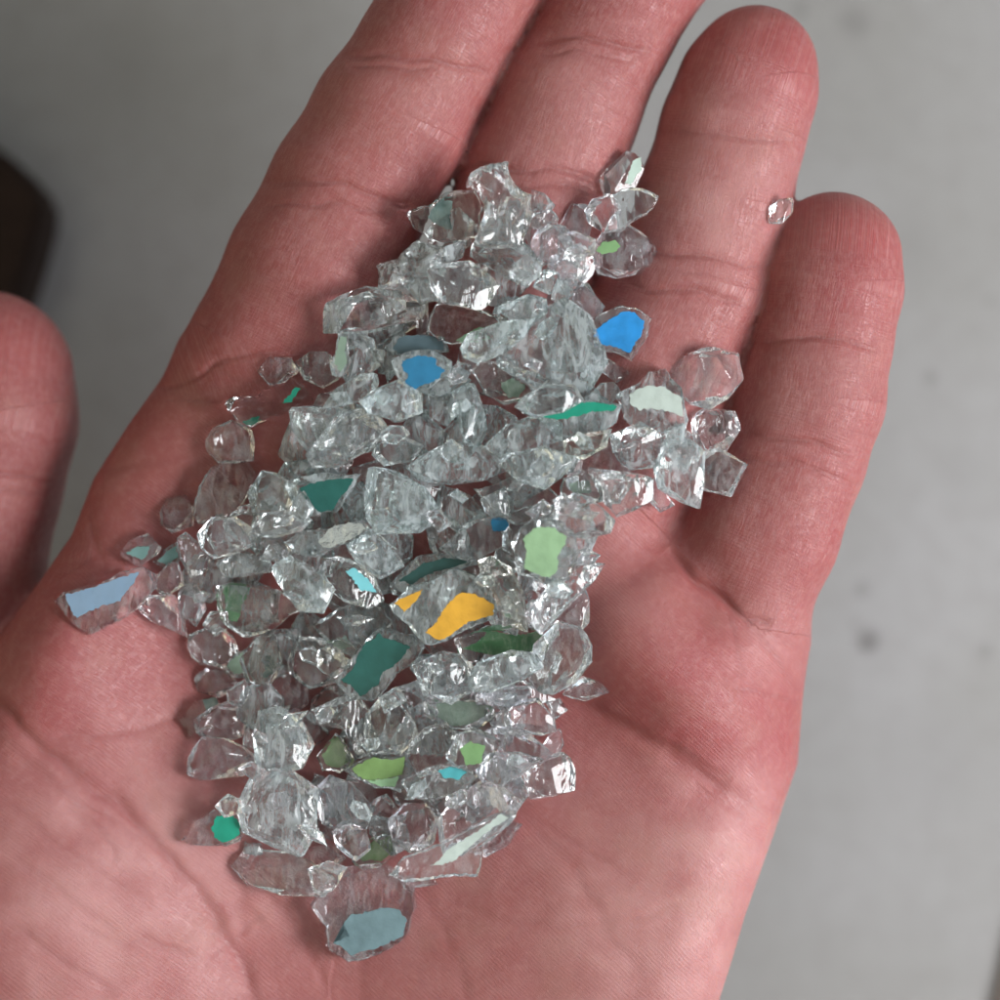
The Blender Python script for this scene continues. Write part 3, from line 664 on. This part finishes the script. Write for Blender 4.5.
('c',1,'chip',[(611,436),(640,424),(662,437),(635,447),(614,453)],[],'clear shard just below the pale grey mint faced shard'),
('a',2,'chip',[(566,440),(580,434),(611,429),(606,446),(585,457),(567,456)],[],'straw tinted chip below the teal green strip'),
('g',1,'plate',[(581,398),(600,383),(613,382),(623,395),(608,406)],[],'small grey triangle beside the pale grey mint faced shard'),
('g',0,'chip',[(563,478),(580,470),(600,480),(602,500),(580,509),(561,500)],[('dullsage','u',[(568,482),(588,480),(592,490),(575,495)])],'dim shard with a dull green hint beside the flat clear lens'),
('l',0,'plate',[(58,602),(66,592),(120,574),(145,567),(157,575),(152,590),(138,606),(110,624),(92,633),(74,622)],[('skyblue','t',[(66,594),(120,577),(143,570),(133,585),(122,601),(78,618),(71,606)])],'grey blue faced shard lying apart next to the thumb web'),
('l',0,'plate',[(120,555),(130,541),(148,534),(161,548),(157,556),(140,567)],[('greyteal','t',[(125,554),(135,548),(148,547),(147,555),(140,561)])],'tiny clear shard with a grey green face on the thumb side skin'),
('l',0,'chip',[(159,515),(166,499),(185,496),(195,510),(193,526),(172,533),(161,525)],[],'lone round clear bead on the skin at the thumb side'),
('g',0,'plate',[(154,562),(165,549),(178,542),(180,560),(166,570)],[('greyteal','t',[(157,561),(166,551),(176,546),(177,558),(166,566)])],'small grey green chip between the round bead and the grey blue shard'),
('l',1,'chip',[(177,540),(186,534),(206,550),(210,570),(190,577),(181,560)],[],'lilac clear shard touching the small grey green chip'),
('l',1,'bright',[(155,580),(169,564),(178,564),(185,585),(170,595),(159,593)],[],'small glinting clear shard at the tail of the grey blue faced shard'),
('l',1,'chip',[(138,608),(150,597),(175,597),(183,620),(186,636),(170,629)],[],'pinkish clear shard below the grey blue faced shard'),
('l',0,'chip',[(177,590),(200,584),(207,610),(196,627),(182,616)],[],'clear shard showing skin next to the green cornered shard on the thumb side'),
('c',2,'chip',[(199,535),(212,519),(235,519),(253,532),(255,545),(235,553),(215,558),(202,548)],[],'round crackled clear ball below the flat bright edged shard'),
('c',1,'chip',[(182,648),(190,635),(215,624),(231,638),(237,655),(226,669),(200,663)],[],'rough clear shard with a glint at the thumb edge below the green cornered shard'),
('c',2,'chip',[(204,625),(212,612),(229,611),(230,630),(215,636)],[],'small clear shard against the green corner on its thumb side'),
('d',0,'chip',[(216,562),(240,552),(269,557),(272,572),(240,577),(224,577)],[],'frosted shard behind the crackled ball'),
('c',2,'chip',[(251,535),(265,514),(290,511),(312,520),(301,531),(275,537),(257,536)],[],'clear shard between the teal faced shard and the crackled ball'),
('c',2,'plate',[(284,541),(300,529),(340,524),(361,519),(369,528),(345,543),(315,556),(294,551)],[('window_glare','t',[(318,541),(330,527),(360,522),(366,528),(345,540),(322,546)])],'long shard with window glare put on as a silvery patch below the teal faced shard'),
('l',0,'chip',[(261,541),(280,537),(292,552),(286,568),(271,561)],[],'dim clear shard in the hole below the crackled ball'),
('c',2,'plate',[(219,586),(250,585),(290,594),(299,610),(280,623),(245,635),(231,626),(222,616)],[('green','u',[(221,588),(248,589),(240,605),(235,622),(223,618)])],'large clear shard with a vivid green corner at the thumb side'),
('g',1,'chip',[(268,570),(290,559),(320,574),(332,590),(321,613),(298,611),(284,591)],[],'grey clear shard between the green cornered shard and the cyan striped shard'),
('c',2,'bright',[(309,570),(325,555),(350,559),(373,575),(382,598),(370,605),(345,599),(329,581)],[('cyan','t',[(347,568),(355,565),(373,581),(378,590),(362,588)])],'bright clear shard with a cyan stripe in the middle of the heap'),
('g',2,'chip',[(348,545),(370,529),(395,549),(402,565),(380,577),(357,561)],[],'grey rippled shard next to the cyan striped shard'),
('c',1,'chip',[(316,625),(340,609),(370,599),(390,622),(376,641),(355,657),(329,642)],[],'clear shard between the cyan stripe and the big teal rectangle'),
('c',2,'chip',[(282,650),(300,639),(335,644),(347,665),(337,681),(310,687),(288,673)],[],'clear lump with shell like rings on the thumb side of the big teal rectangle'),
('g',1,'chip',[(242,660),(255,639),(275,634),(282,660),(272,682),(250,682)],[('deepteal','u',[(264,655),(276,658),(272,673),(262,679)])],'clear shard with a dark teal sliver below the green cornered shard'),
('g',0,'plate',[(224,668),(235,654),(246,649),(249,676),(234,677)],[('dullsage','t',[(226,667),(236,656),(244,652),(246,673),(235,674)])],'dull sage coated chip at the thumb edge beside the dark teal sliver'),
('c',2,'plate',[(440,549),(465,525),(492,518),(507,520),(511,532),(508,547),(480,560),(455,558)],[('blue','t',[(491,521),(503,518),(508,525),(505,532),(494,533)])],'clear shard with one small blue square near the heap centre'),
('c',2,'bright',[(481,500),(505,488),(509,505),(511,519),(495,519),(486,512)],[],'small white glinting chip standing over the small blue square'),
('c',2,'plate',[(512,542),(522,527),(532,519),(557,518),(574,531),(578,550),(567,577),(545,583),(519,573),(517,555)],[('sage','t',[(523,538),(535,527),(555,526),(567,535),(566,543),(558,555),(557,570),(550,577),(535,572),(524,565),(527,550)])],'shard with a big sage green face near the little finger side edge'),
('c',1,'chip',[(494,550),(515,540),(523,566),(510,574),(494,563)],[],'clear shard touching the big sage green face on its thumb side'),
('g',1,'plate',[(392,588),(420,558),(470,554),(477,565),(440,580),(410,592)],[('deepteal','t',[(400,580),(425,563),(446,558),(472,559),(440,571),(412,586)])],'shard with a dark teal wedge just above the yellow patches'),
('g',1,'plate',[(392,604),(410,586),(450,570),(482,580),(498,600),(493,618),(450,638),(428,643),(410,624)],[('yellow','t',[(395,603),(410,595),(424,589),(419,598),(405,612)]),('yellow','t',[(426,632),(440,617),(463,592),(476,593),(495,604),(494,615),(465,624),(441,640)])],'grey shard with two yellow patches in the centre of the heap'),
('a',2,'chip',[(477,562),(490,557),(509,568),(521,590),(526,615),(525,629),(510,623),(494,605),(483,580)],[],'straw tinted long lens between the yellow patch and the sage face'),
('l',1,'chip',[(519,575),(535,571),(546,585),(543,601),(528,603),(517,590)],[],'small lilac clear shard below the sage face'),
('c',2,'bright',[(525,612),(545,590),(565,575),(585,564),(602,566),(591,581),(570,601),(555,616),(540,630)],[],'long bright clear splinter at the little finger edge below the sage face'),
('l',1,'chip',[(569,556),(585,549),(599,556),(591,566),(571,566)],[],'small clear tip just above the long bright splinter'),
('l',1,'chip',[(553,626),(570,605),(585,589),(589,600),(589,621),(578,634)],[],'clear shard below the long bright splinter at the heap edge'),
('c',1,'chip',[(558,505),(575,494),(600,509),(613,522),(609,533),(585,539),(569,536),(555,526)],[],'folded clear pebble above the sage face at the heap edge'),
('l',2,'chip',[(554,500),(565,493),(581,505),(576,516),(559,513)],[],'small clear bead on the folded pebble'),
('c',1,'plate',[(458,640),(490,626),(520,626),(541,630),(548,645),(545,662),(520,658),(490,664),(468,662)],[('deepgreen','u',[(463,650),(490,632),(540,632),(545,648),(541,658),(500,656)])],'long deep green shard under the straw tinted lens'),
('g',2,'chip',[(468,680),(478,664),(510,652),(532,655),(540,668),(520,681),(490,692),(474,691)],[],'pale grey green oval shard on the deep green shard'),
('c',2,'bright',[(414,665),(440,651),(460,655),(476,672),(471,690),(450,702),(424,692)],[],'glaring white clear shard beside the pale grey green oval'),
('c',1,'chip',[(538,640),(560,624),(585,631),(594,645),(591,660),(575,681),(555,692),(540,691),(529,680),(547,660)],[],'banded clear shard with bright edges at the little finger edge beside deep green'),
('c',0,'chip',[(558,695),(578,674),(605,684),(608,692),(585,700)],[],'clear pointed tongue of glass lying on the palm at the heap edge'),
('l',1,'chip',[(473,696),(505,686),(540,688),(552,700),(510,707),(478,704)],[],'flat grey clear shard below the pale grey green oval'),
('g',1,'plate',[(422,700),(450,700),(488,703),(493,716),(466,730),(444,728),(429,714)],[('dullsage','u',[(425,701),(450,702),(485,705),(490,715),(465,727),(445,725),(432,712)])],'translucent sage shard below the glaring white shard'),
('l',2,'chip',[(509,715),(520,701),(537,699),(553,719),(555,731),(535,737),(513,726)],[],'violet grey clear shard near the wrist side of the banded shard'),
('c',1,'bright',[(497,715),(505,707),(516,716),(513,729),(499,727)],[],'tiny clear chip between the sage shard and the violet grey shard'),
('d',0,'chip',[(545,700),(560,699),(567,710),(555,720)],[],'tiny dark clear chip under the pointed tongue'),
('l',2,'chip',[(483,736),(500,727),(525,729),(546,749),(556,758),(525,766),(503,756)],[],'clear shard with a skin coloured top near the wrist side edge'),
('l',2,'chip',[(474,770),(490,754),(520,754),(541,761),(520,776),(500,787),(481,783)],[],'lilac clear wedge above the ring shaped edge piece'),
('c',1,'bright',[(519,770),(545,757),(565,751),(574,770),(573,789),(532,797),(524,786)],[],'bright cornered clear shard at the palm line edge of the heap'),
('l',1,'chip',[(539,750),(550,735),(560,729),(563,745),(556,758)],[],'small crackled clear shard above the bright cornered shard'),
('l',0,'chip',[(499,780),(520,777),(528,795),(515,813),(504,800)],[],'rounded clear end piece beside the bright cornered shard'),
('g',2,'plate',[(337,680),(350,662),(369,639),(383,628),(414,636),(424,648),(408,667),(387,688),(374,700),(354,698)],[('darkteal','t',[(341,680),(355,667),(367,642),(377,638),(380,633),(384,638),(412,647),(402,660),(392,668),(384,672),(380,685),(372,690),(362,697)])],'shard with a big dark teal rectangle in the heap centre'),
('g',2,'chip',[(321,650),(340,639),(356,650),(351,666),(335,677),(319,666)],[('dullsage','u',[(324,642),(345,636),(353,646),(340,650)])],'clear shard with an olive grey corner touching the big teal rectangle'),
('c',2,'bright',[(309,720),(330,699),(345,696),(366,725),(372,750),(352,756),(344,731),(324,726)],[],'clear shard with a curved white crest below the big teal rectangle'),
('c',2,'chip',[(364,715),(378,699),(395,696),(413,720),(417,735),(400,750),(369,751)],[],'clear block next to the curved white crest'),
('l',1,'chip',[(394,690),(425,679),(437,710),(427,731),(411,716)],[],'lilac grey shard between the clear block and the translucent sage shard'),
('c',2,'bright',[(411,745),(425,729),(445,724),(459,742),(452,766),(420,775),(407,760)],[],'round clear shard with a bright white corner above the aqua patch'),
('c',2,'plate',[(446,756),(458,733),(480,730),(499,742),(492,757),(470,772),(453,766)],[('leaf','t',[(459,749),(470,740),(485,745),(481,762),(465,765)])],'clear shard with a squarish leaf green patch near the wrist side'),
('c',1,'plate',[(343,769),(370,757),(405,754),(413,770),(401,792),(375,788)],[('olive','t',[(352,770),(375,758),(405,757),(403,775),(365,780)]),('lightgreen','t',[(366,781),(399,777),(394,788),(380,787)])],'shard with olive and pale green faces in the wrist side half'),
('g',1,'plate',[(318,756),(335,734),(346,745),(354,760),(340,772),(323,770)],[('olive','u',[(321,757),(335,738),(344,746),(351,760),(340,769),(326,768)])],'translucent olive shard next to the curved white crest'),
('c',2,'plate',[(403,781),(430,767),(465,765),(477,777),(457,792),(425,799),(408,791)],[('aqua','t',[(438,772),(455,767),(468,773),(460,780),(445,779)])],'oval clear shard with a small aqua patch'),
('l',0,'chip',[(193,678),(205,667),(226,672),(241,685),(220,697),(198,691)],[],'lilac clear shard at the thumb edge below the dull sage chip'),
('g',0,'plate',[(180,720),(195,701),(216,697),(222,710),(201,722),(191,737)],[('greyteal','u',[(183,720),(196,704),(214,700),(218,709),(199,719),(192,732)])],'translucent grey sage shard at the thumb edge'),
('l',1,'chip',[(194,720),(210,709),(236,699),(246,715),(241,736),(220,742),(198,736)],[],'lilac clear shard over the translucent grey sage shard'),
('l',0,'chip',[(228,690),(245,679),(252,695),(241,707),(226,703)],[],'pink tinged chip above the lilac shard of the thumb edge'),
('l',1,'chip',[(185,755),(200,739),(225,741),(257,760),(241,776),(200,780),(187,773)],[],'diamond shaped clear shard on the thumb edge below the grey sage shard'),
('g',2,'chip',[(255,740),(260,714),(280,709),(301,725),(312,745),(301,767),(270,777),(257,763)],[],'large grey clear block beside the diamond shaped shard'),
('d',1,'chip',[(234,785),(255,774),(290,774),(313,789),(312,830),(300,852),(264,852),(243,830)],[],'biggest dull frosted lump in the wrist side thumb corner of the heap'),
('c',1,'chip',[(217,805),(228,794),(241,799),(242,812),(225,817)],[],'small clear chip with a white glint above the round teal green dot'),
('l',0,'plate',[(181,840),(195,819),(215,808),(235,811),(244,825),(240,839),(226,844)],[('tealgreen','t',[(210,828),(215,815),(228,813),(238,822),(237,835),(225,841),(213,837)])],'clear shard with a round teal green dot on the palm'),
('c',1,'chip',[(235,868),(248,851),(275,851),(305,859),(332,880),(321,896),(280,894),(249,886)],[],'long clear shard below the dull frosted lump'),
('g',0,'chip',[(242,842),(262,844),(264,859),(243,856)],[],'small grey chip between the teal green dot and the long clear shard'),
('l',2,'chip',[(314,790),(330,777),(352,784),(373,808),(363,831),(345,834),(323,821)],[],'lilac crackled shard beside the dull frosted lump'),
('l',2,'chip',[(333,832),(350,824),(366,830),(370,850),(355,860),(338,846)],[],'small lilac shard below the lilac crackled shard'),
('c',1,'chip',[(371,800),(385,794),(397,810),(386,832),(368,829)],[],'clear chip between the lilac crackled shard and the round violet shard'),
('g',0,'plate',[(353,861),(372,839),(392,834),(397,855),(380,867),(360,867)],[('olive','u',[(357,860),(373,843),(390,838),(393,854),(379,864),(363,864)])],'translucent olive chip low at the wrist side of the heap'),
('l',1,'chip',[(389,820),(405,804),(425,804),(437,820),(432,843),(410,850),(394,839)],[],'round violet tinged shard near the wrist side edge'),
('l',1,'chip',[(439,820),(455,801),(480,784),(500,789),(517,805),(507,820),(480,837),(460,852),(439,857)],[],'clear slab behind the pale mint strip'),
('c',2,'plate',[(390,873),(405,857),(440,843),(500,811),(513,815),(477,847),(473,875),(430,877),(405,880)],[('paleboard','t',[(428,866),(445,850),(500,814),(508,818),(470,846),(455,860)])],'long shard with a pale mint strip and bright base near the wrist'),
('l',0,'chip',[(471,850),(485,837),(505,821),(521,825),(507,846),(485,857)],[],'dim clear shard on the skin beside the pale mint strip'),
('l',0,'chip',[(394,876),(430,877),(437,885),(405,890)],[],'thin clear edge under the long pale mint striped shard'),
('l',0,'plate',[(312,905),(325,889),(345,869),(375,864),(396,874),(412,889),(414,906),(408,925),(400,938),(375,953),(348,959),(329,947),(327,925)],[('bluegrey','t',[(332,943),(348,936),(343,922),(350,914),(370,911),(398,910),(405,919),(401,937),(375,949),(350,956)])],'big shard with a rounded blue grey face, last one toward the wrist'),
('c',1,'chip',[(309,870),(330,861),(347,868),(332,893),(314,891)],[],'clear chip on the upper corner of the blue grey faced shard'),
('l',0,'chip',[(299,850),(330,844),(346,858),(336,870),(307,864)],[],'brownish clear shard above the blue grey faced shard'),
('c',0,'chip',[(767,208),(780,199),(794,197),(793,212),(783,223),(770,223)],[],'lone tiny clear chip caught between ring and little fingertip'),
]

def build_shards(hm):
    order = sorted(range(len(SHARDS)), key=lambda i: SHARDS[i][1])
    for i in order:
        gl, layer, style, poly, paints, label = SHARDS[i]
        rng = random.Random(1000 + i * 7)
        cx, cy = np.mean(np.array(poly), 0)
        gr = 1.10 if layer > 0 and style != 'plate' else 1.05
        poly = [(cx + (x - cx) * gr, cy + (y - cy) * gr) for x, y in poly]
        w0 = [W(x, y, 3)[:2] for x, y in poly]
        m, d = hm.cells(w0)
        vals = hm.Z[m]
        area = abs(sum(w0[k][0] * w0[(k + 1) % len(w0)][1] - w0[(k + 1) % len(w0)][0] * w0[k][1] for k in range(len(w0))) / 2)
        h = min(4.6, max(1.5,   .60 * math.sqrt(area))) * rng.uniform(.85, 1.15)
        if style == 'plate': h = min(h, 3.2)
        z = float(np.percentile(vals, 74 if layer > 0 else 60)) - .10 * h
        z = max(z, float(np.percentile(vals, 85)) - .55 * h)
        c = Vector(W(cx, cy, z + h * .5)); c.z = z
        loc = [(W(x, y, z + h * .5)[0] - c.x, W(x, y, z + h * .5)[1] - c.y) for x, y in poly]
        if sum(loc[k][0] * loc[(k + 1) % len(loc)][1] - loc[(k + 1) % len(loc)][0] * loc[k][1] for k in range(len(loc))) < 0: loc = loc[::-1]
        if any(q[1] == 'u' for q in paints): style = 'plate'; gl = 'p'
        if style == 'bright': gl = 'b'
        if style != 'plate' and (layer < 0 or convexity(loc) > .86):
            V, F = hull_chip(rng, loc, h, style == 'bright'); o = add_mesh('glass_shard', V, F, GLASS[gl], None, 12)
        else:
            V, F = shard_mesh(rng, loc, h, style, paints); o = add_mesh('glass_shard', V, F, GLASS[gl], None, 18)
        tl = 4 if style == 'plate' else 7
        o.location = c * MM; o.rotation_euler = (math.radians(rng.uniform(-tl, tl)), math.radians(rng.uniform(-tl, tl)), 0)
        o['label'] = label; o['category'] = 'glass shard'; o['group'] = 'small loose splinters on top of the heap' if layer == 4 else 'pieces of broken glass heaped in the palm' if layer >= 0 else 'shards buried at the bottom of the glass heap'
        for pn, where, pp in paints:
            pz = h if where == 't' else -.075
            pl = [(W(x, y, z + h)[0] - c.x, W(x, y, z + h)[1] - c.y) for x, y in pp]
            if sum(pl[k][0] * pl[(k + 1) % len(pl)][1] - pl[(k + 1) % len(pl)][0] * pl[k][1] for k in range(len(pl))) < 0: pl = pl[::-1]
            PV, PF = patch_mesh(pl, pz, .05, rng, .065)
            add_mesh('paint_layer', PV, PF, PAINT[pn], o, 40)
        hm.Z[m] = np.maximum(hm.Z[m], z + h * np.clip(.55 - d[m] * .35, .4, .92))

HEAP = [(420,235),(480,200),(520,215),(600,235),(630,250),(590,290),(590,340),(560,390),(640,400),(690,400),(690,470),(620,490),(590,520),(570,590),(575,650),(555,690),(545,740),(535,770),
        (480,820),(400,850),(300,850),(260,820),(225,740),(240,640),(190,600),(190,560),(240,500),(290,440),(320,390),(370,320),(400,280)]
def build_splinters(hm):
    rng = random.Random(21); P = np.array(HEAP, float); pts = []; taken = [q[3] for q in SHARDS if q[4]]
    patches = [np.array(pp) for q in SHARDS for _, _, pp in q[4]]
    for _ in range(30000):
        if len(pts) >= 52: break
        q = np.array([rng.uniform(180, 700), rng.uniform(190, 860)])
        d = polysdf(q[None], P)[0]
        if d > -6 or any(np.hypot(*(q - o)) < 30 for o in pts): continue
        if any(polysdf(q[None], pp)[0] < 13 for pp in patches): continue
        pts.append(q)
    for px, py in pts:
        r = rng.uniform(9, 16); el = rng.uniform(.4, .75); ro = rng.uniform(-.9, .7); k = rng.randint(4, 6); a0 = rng.uniform(0, 6.28); poly = []
        for j in range(k):
            a = a0 + 6.283 * j / k; q = r * rng.uniform(.8, 1.25); u, v = q * math.cos(a), q * math.sin(a) * el
            poly.append((px + u * math.cos(ro) - v * math.sin(ro), py + u * math.sin(ro) + v * math.cos(ro)))
        SHARDS.append((rng.choice('cclgb'), 4, 'chip', poly, [], 'small clear splinter of glass lying loose on top of the heap'))
def build_buried(hm):
    rng = random.Random(5); P = np.array(HEAP, float); pts = []
    tries = 0
    while len(pts) < 88 and tries < 20000:
        tries += 1
        q = np.array([rng.uniform(190, 690), rng.uniform(200, 850)])
        if polysdf(q[None], P)[0] > -12: continue
        if any(np.hypot(*(q - o)) < 29 for o in pts): continue
        pts.append(q)
    for i, (px, py) in enumerate(pts):
        r = rng.uniform(23, 35); k = rng.randint(5, 8); a0 = rng.uniform(0, 6.28); el = rng.uniform(.65, 1); ro = rng.uniform(0, 3.14)
        poly = []
        for j in range(k):
            a = a0 + 6.283 * j / k; q = r * rng.uniform(.8, 1.15); u, v = q * math.cos(a), q * math.sin(a) * el
            poly.append((px + u * math.cos(ro) - v * math.sin(ro), py + u * math.sin(ro) + v * math.cos(ro)))
        SHARDS.append((rng.choice('gggcdc'), -1, 'chip', poly, [], 'clear glass shard lying against the skin underneath the other pieces of the heap'))

# ------------------------------------------------------------------ setting
def setting():
    m, nt = newmat('floor_screed')
    out = nd(nt, 'ShaderNodeOutputMaterial'); p = nd(nt, 'ShaderNodeBsdfPrincipled'); lk(nt, p.outputs[0], out.inputs[0])
    tc = nd(nt, 'ShaderNodeTexCoord').outputs['Object']
    n = nd(nt, 'ShaderNodeTexNoise'); n.inputs['Scale'].default_value = 22; n.inputs['Detail'].default_value = 4; lk(nt, tc, n.inputs['Vector'])
    n2 = nd(nt, 'ShaderNodeTexNoise'); n2.inputs['Scale'].default_value = 300; n2.inputs['Detail'].default_value = 3; lk(nt, tc, n2.inputs['Vector'])
    col = mixc(nt, ramp(nt, n.outputs[0], .35, .65), (.236, .232, .222), (.276, .272, .272))
    col = mixc(nt, ramp(nt, n2.outputs[0], .4, .7, 0, .3), col, (.20, .19, .185))
    FZ = -75.0
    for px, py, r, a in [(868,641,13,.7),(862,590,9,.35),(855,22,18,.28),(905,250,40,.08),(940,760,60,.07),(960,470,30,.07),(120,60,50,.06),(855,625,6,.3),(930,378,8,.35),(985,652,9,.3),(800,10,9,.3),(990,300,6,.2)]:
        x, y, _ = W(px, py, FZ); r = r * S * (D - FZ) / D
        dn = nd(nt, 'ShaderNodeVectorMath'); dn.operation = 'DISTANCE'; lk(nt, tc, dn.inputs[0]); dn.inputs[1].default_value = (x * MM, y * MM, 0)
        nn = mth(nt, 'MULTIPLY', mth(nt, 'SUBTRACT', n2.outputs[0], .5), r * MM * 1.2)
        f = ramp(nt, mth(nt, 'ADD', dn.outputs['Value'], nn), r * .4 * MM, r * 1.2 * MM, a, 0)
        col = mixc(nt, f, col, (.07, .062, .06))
    lk(nt, col, p.inputs['Base Color']); p.inputs['Roughness'].default_value = .6
    bm = bmesh.new()
    s = 1.6
    vs = [bm.verts.new(v) for v in ((-s, -s, 0), (s, -s, 0), (s, s, 0), (-s, s, 0))]; bm.faces.new(vs)
    me = bpy.data.meshes.new('floor'); bm.to_mesh(me); bm.free(); me.materials.append(m)
    o = bpy.data.objects.new('floor', me); COL.objects.link(o); o.location = (0, 0, FZ * MM); o['kind'] = 'structure'
    # dark wooden post foot and a brown board on the floor
    def box(name, pts, z0, z1, rgb, label, cat):
        mm, t = newmat(name + '_wood'); oo = nd(t, 'ShaderNodeOutputMaterial'); pb = nd(t, 'ShaderNodeBsdfPrincipled'); lk(t, pb.outputs[0], oo.inputs[0])
        tcc = nd(t, 'ShaderNodeTexCoord').outputs['Object']; mp = nd(t, 'ShaderNodeMapping'); mp.inputs['Scale'].default_value = (1, 8, 1); lk(t, tcc, mp.inputs[0])
        no = nd(t, 'ShaderNodeTexNoise'); no.inputs['Scale'].default_value = 30; no.inputs['Detail'].default_value = 4; lk(t, mp.outputs[0], no.inputs['Vector'])
        lk(t, mixc(t, no.outputs[0], tuple(c * .7 for c in rgb), tuple(c * 1.3 for c in rgb)), pb.inputs['Base Color']); pb.inputs['Roughness'].default_value = .8; pb.inputs['Specular IOR Level'].default_value = .1
        b = bmesh.new(); P = [W(x, y, z0)[:2] for x, y in pts]
        lo = [b.verts.new((x * MM, y * MM, z0 * MM)) for x, y in P]; hi = [b.verts.new((x * MM, y * MM, z1 * MM)) for x, y in P]
        k = len(P); b.faces.new(lo[::-1]); b.faces.new(hi)
        for i in range(k): b.faces.new((lo[i], lo[(i + 1) % k], hi[(i + 1) % k], hi[i]))
        bmesh.ops.recalc_face_normals(b, faces=b.faces); bmesh.ops.bevel(b, geom=b.edges[:], offset=min(.0012, .0003 * (z1 - z0)), segments=3, affect='EDGES')
        q = bpy.data.meshes.new(name); b.to_mesh(q); b.free(); q.materials.append(mm)
        ob = bpy.data.objects.new(name, q); COL.objects.link(ob); ob['label'] = label; ob['category'] = cat
    box('wooden_block', [(-10,142),(30,172),(60,205),(62,222),(48,275),(22,350),(-200,420),(-330,90),(-160,20)], FZ, FZ + 16, (.030, .019, .015), 'dark brown wooden block on the floor beside the thumb, out of focus', 'block')
    box('wooden_board', [(1030,845),(992,1010),(1150,1100),(1200,900)], FZ, FZ + 1.5, (.20, .165, .145), 'brown wooden board on the pale floor, only its blurred edge in view', 'board')

def lights():
    w = bpy.data.worlds.new('World'); SC.world = w; w.use_nodes = True; nt = w.node_tree; nt.nodes.clear()
    out = nd(nt, 'ShaderNodeOutputWorld'); bg = nd(nt, 'ShaderNodeBackground'); lk(nt, bg.outputs[0], out.inputs[0])
    tc = nd(nt, 'ShaderNodeTexCoord').outputs['Generated']
    sep = nd(nt, 'ShaderNodeSeparateXYZ'); lk(nt, tc, sep.inputs[0])
    n = nd(nt, 'ShaderNodeTexNoise'); n.inputs['Scale'].default_value = 2.2; n.inputs['Detail'].default_value = 2; lk(nt, tc, n.inputs['Vector'])
    col = mixc(nt, ramp(nt, sep.outputs[0], -.6, .8), (.60, .52, .36), (.76, .88, 1.0))
    lk(nt, col, bg.inputs[0])
    st = ramp(nt, n.outputs[0], .50, .62, WORLD_LO, WORLD_HI); lk(nt, st, bg.inputs[1])
    def area(name, loc, target, sx, sy, power, rgb):
        L = bpy.data.lights.new(name, 'AREA'); L.shape = 'RECTANGLE'; L.size = sx; L.size_y = sy; L.energy = power; L.color = rgb
        o = bpy.data.objects.new(name, L); COL.objects.link(o); o.location = loc
        o.rotation_euler = (Vector(target) - Vector(loc)).to_track_quat('-Z', 'Y').to_euler()
        return o
    area('window_light', LDIR * .52 + Vector((0, -.11, 0)), (0, 0, 0), .25, .29, KEY_W, (.985, .985, 1.0))
WORLD_LO, WORLD_HI = .13, 1.95
KEY_W = 4.4

def camera():
    c = bpy.data.cameras.new('camera'); o = bpy.data.objects.new('camera', c); COL.objects.link(o); SC.camera = o
    o.location = (0, 0, D * MM); o.rotation_euler = (0, 0, 0)
    c.sensor_width = 36; c.lens = 36 * D / (1000 * S); c.clip_start = .01; c.clip_end = 20
    c.dof.use_dof = True; c.dof.focus_distance = (D - 3) * MM; c.dof.aperture_fstop = 8.5
    SC.view_settings.view_transform = 'Standard'; SC.view_settings.look = 'None'; SC.view_settings.exposure = 0; SC.view_settings.gamma = 1
    SC.render.resolution_x = SC.render.resolution_y = 1024
    cy = SC.cycles
    SC.render.engine = 'CYCLES'
    cy.max_bounces = 12; cy.transmission_bounces = 11; cy.glossy_bounces = 10; cy.diffuse_bounces = 4; cy.transparent_max_bounces = 8
    cy.caustics_reflective = True; cy.caustics_refractive = True; cy.blur_glossy = .6; cy.sample_clamp_indirect = 28
    cy.use_denoising = True; cy.use_adaptive_sampling = True; cy.adaptive_threshold = .09
    try: cy.denoiser = 'OPENIMAGEDENOISE'; cy.denoising_input_passes = 'RGB_ALBEDO_NORMAL'
    except Exception: pass

hand, HV, HF = build_hand()
init_materials()
hm = HeightMap(HV, HF)
build_splinters(hm); build_buried(hm)
build_shards(hm)
setting(); lights(); camera()
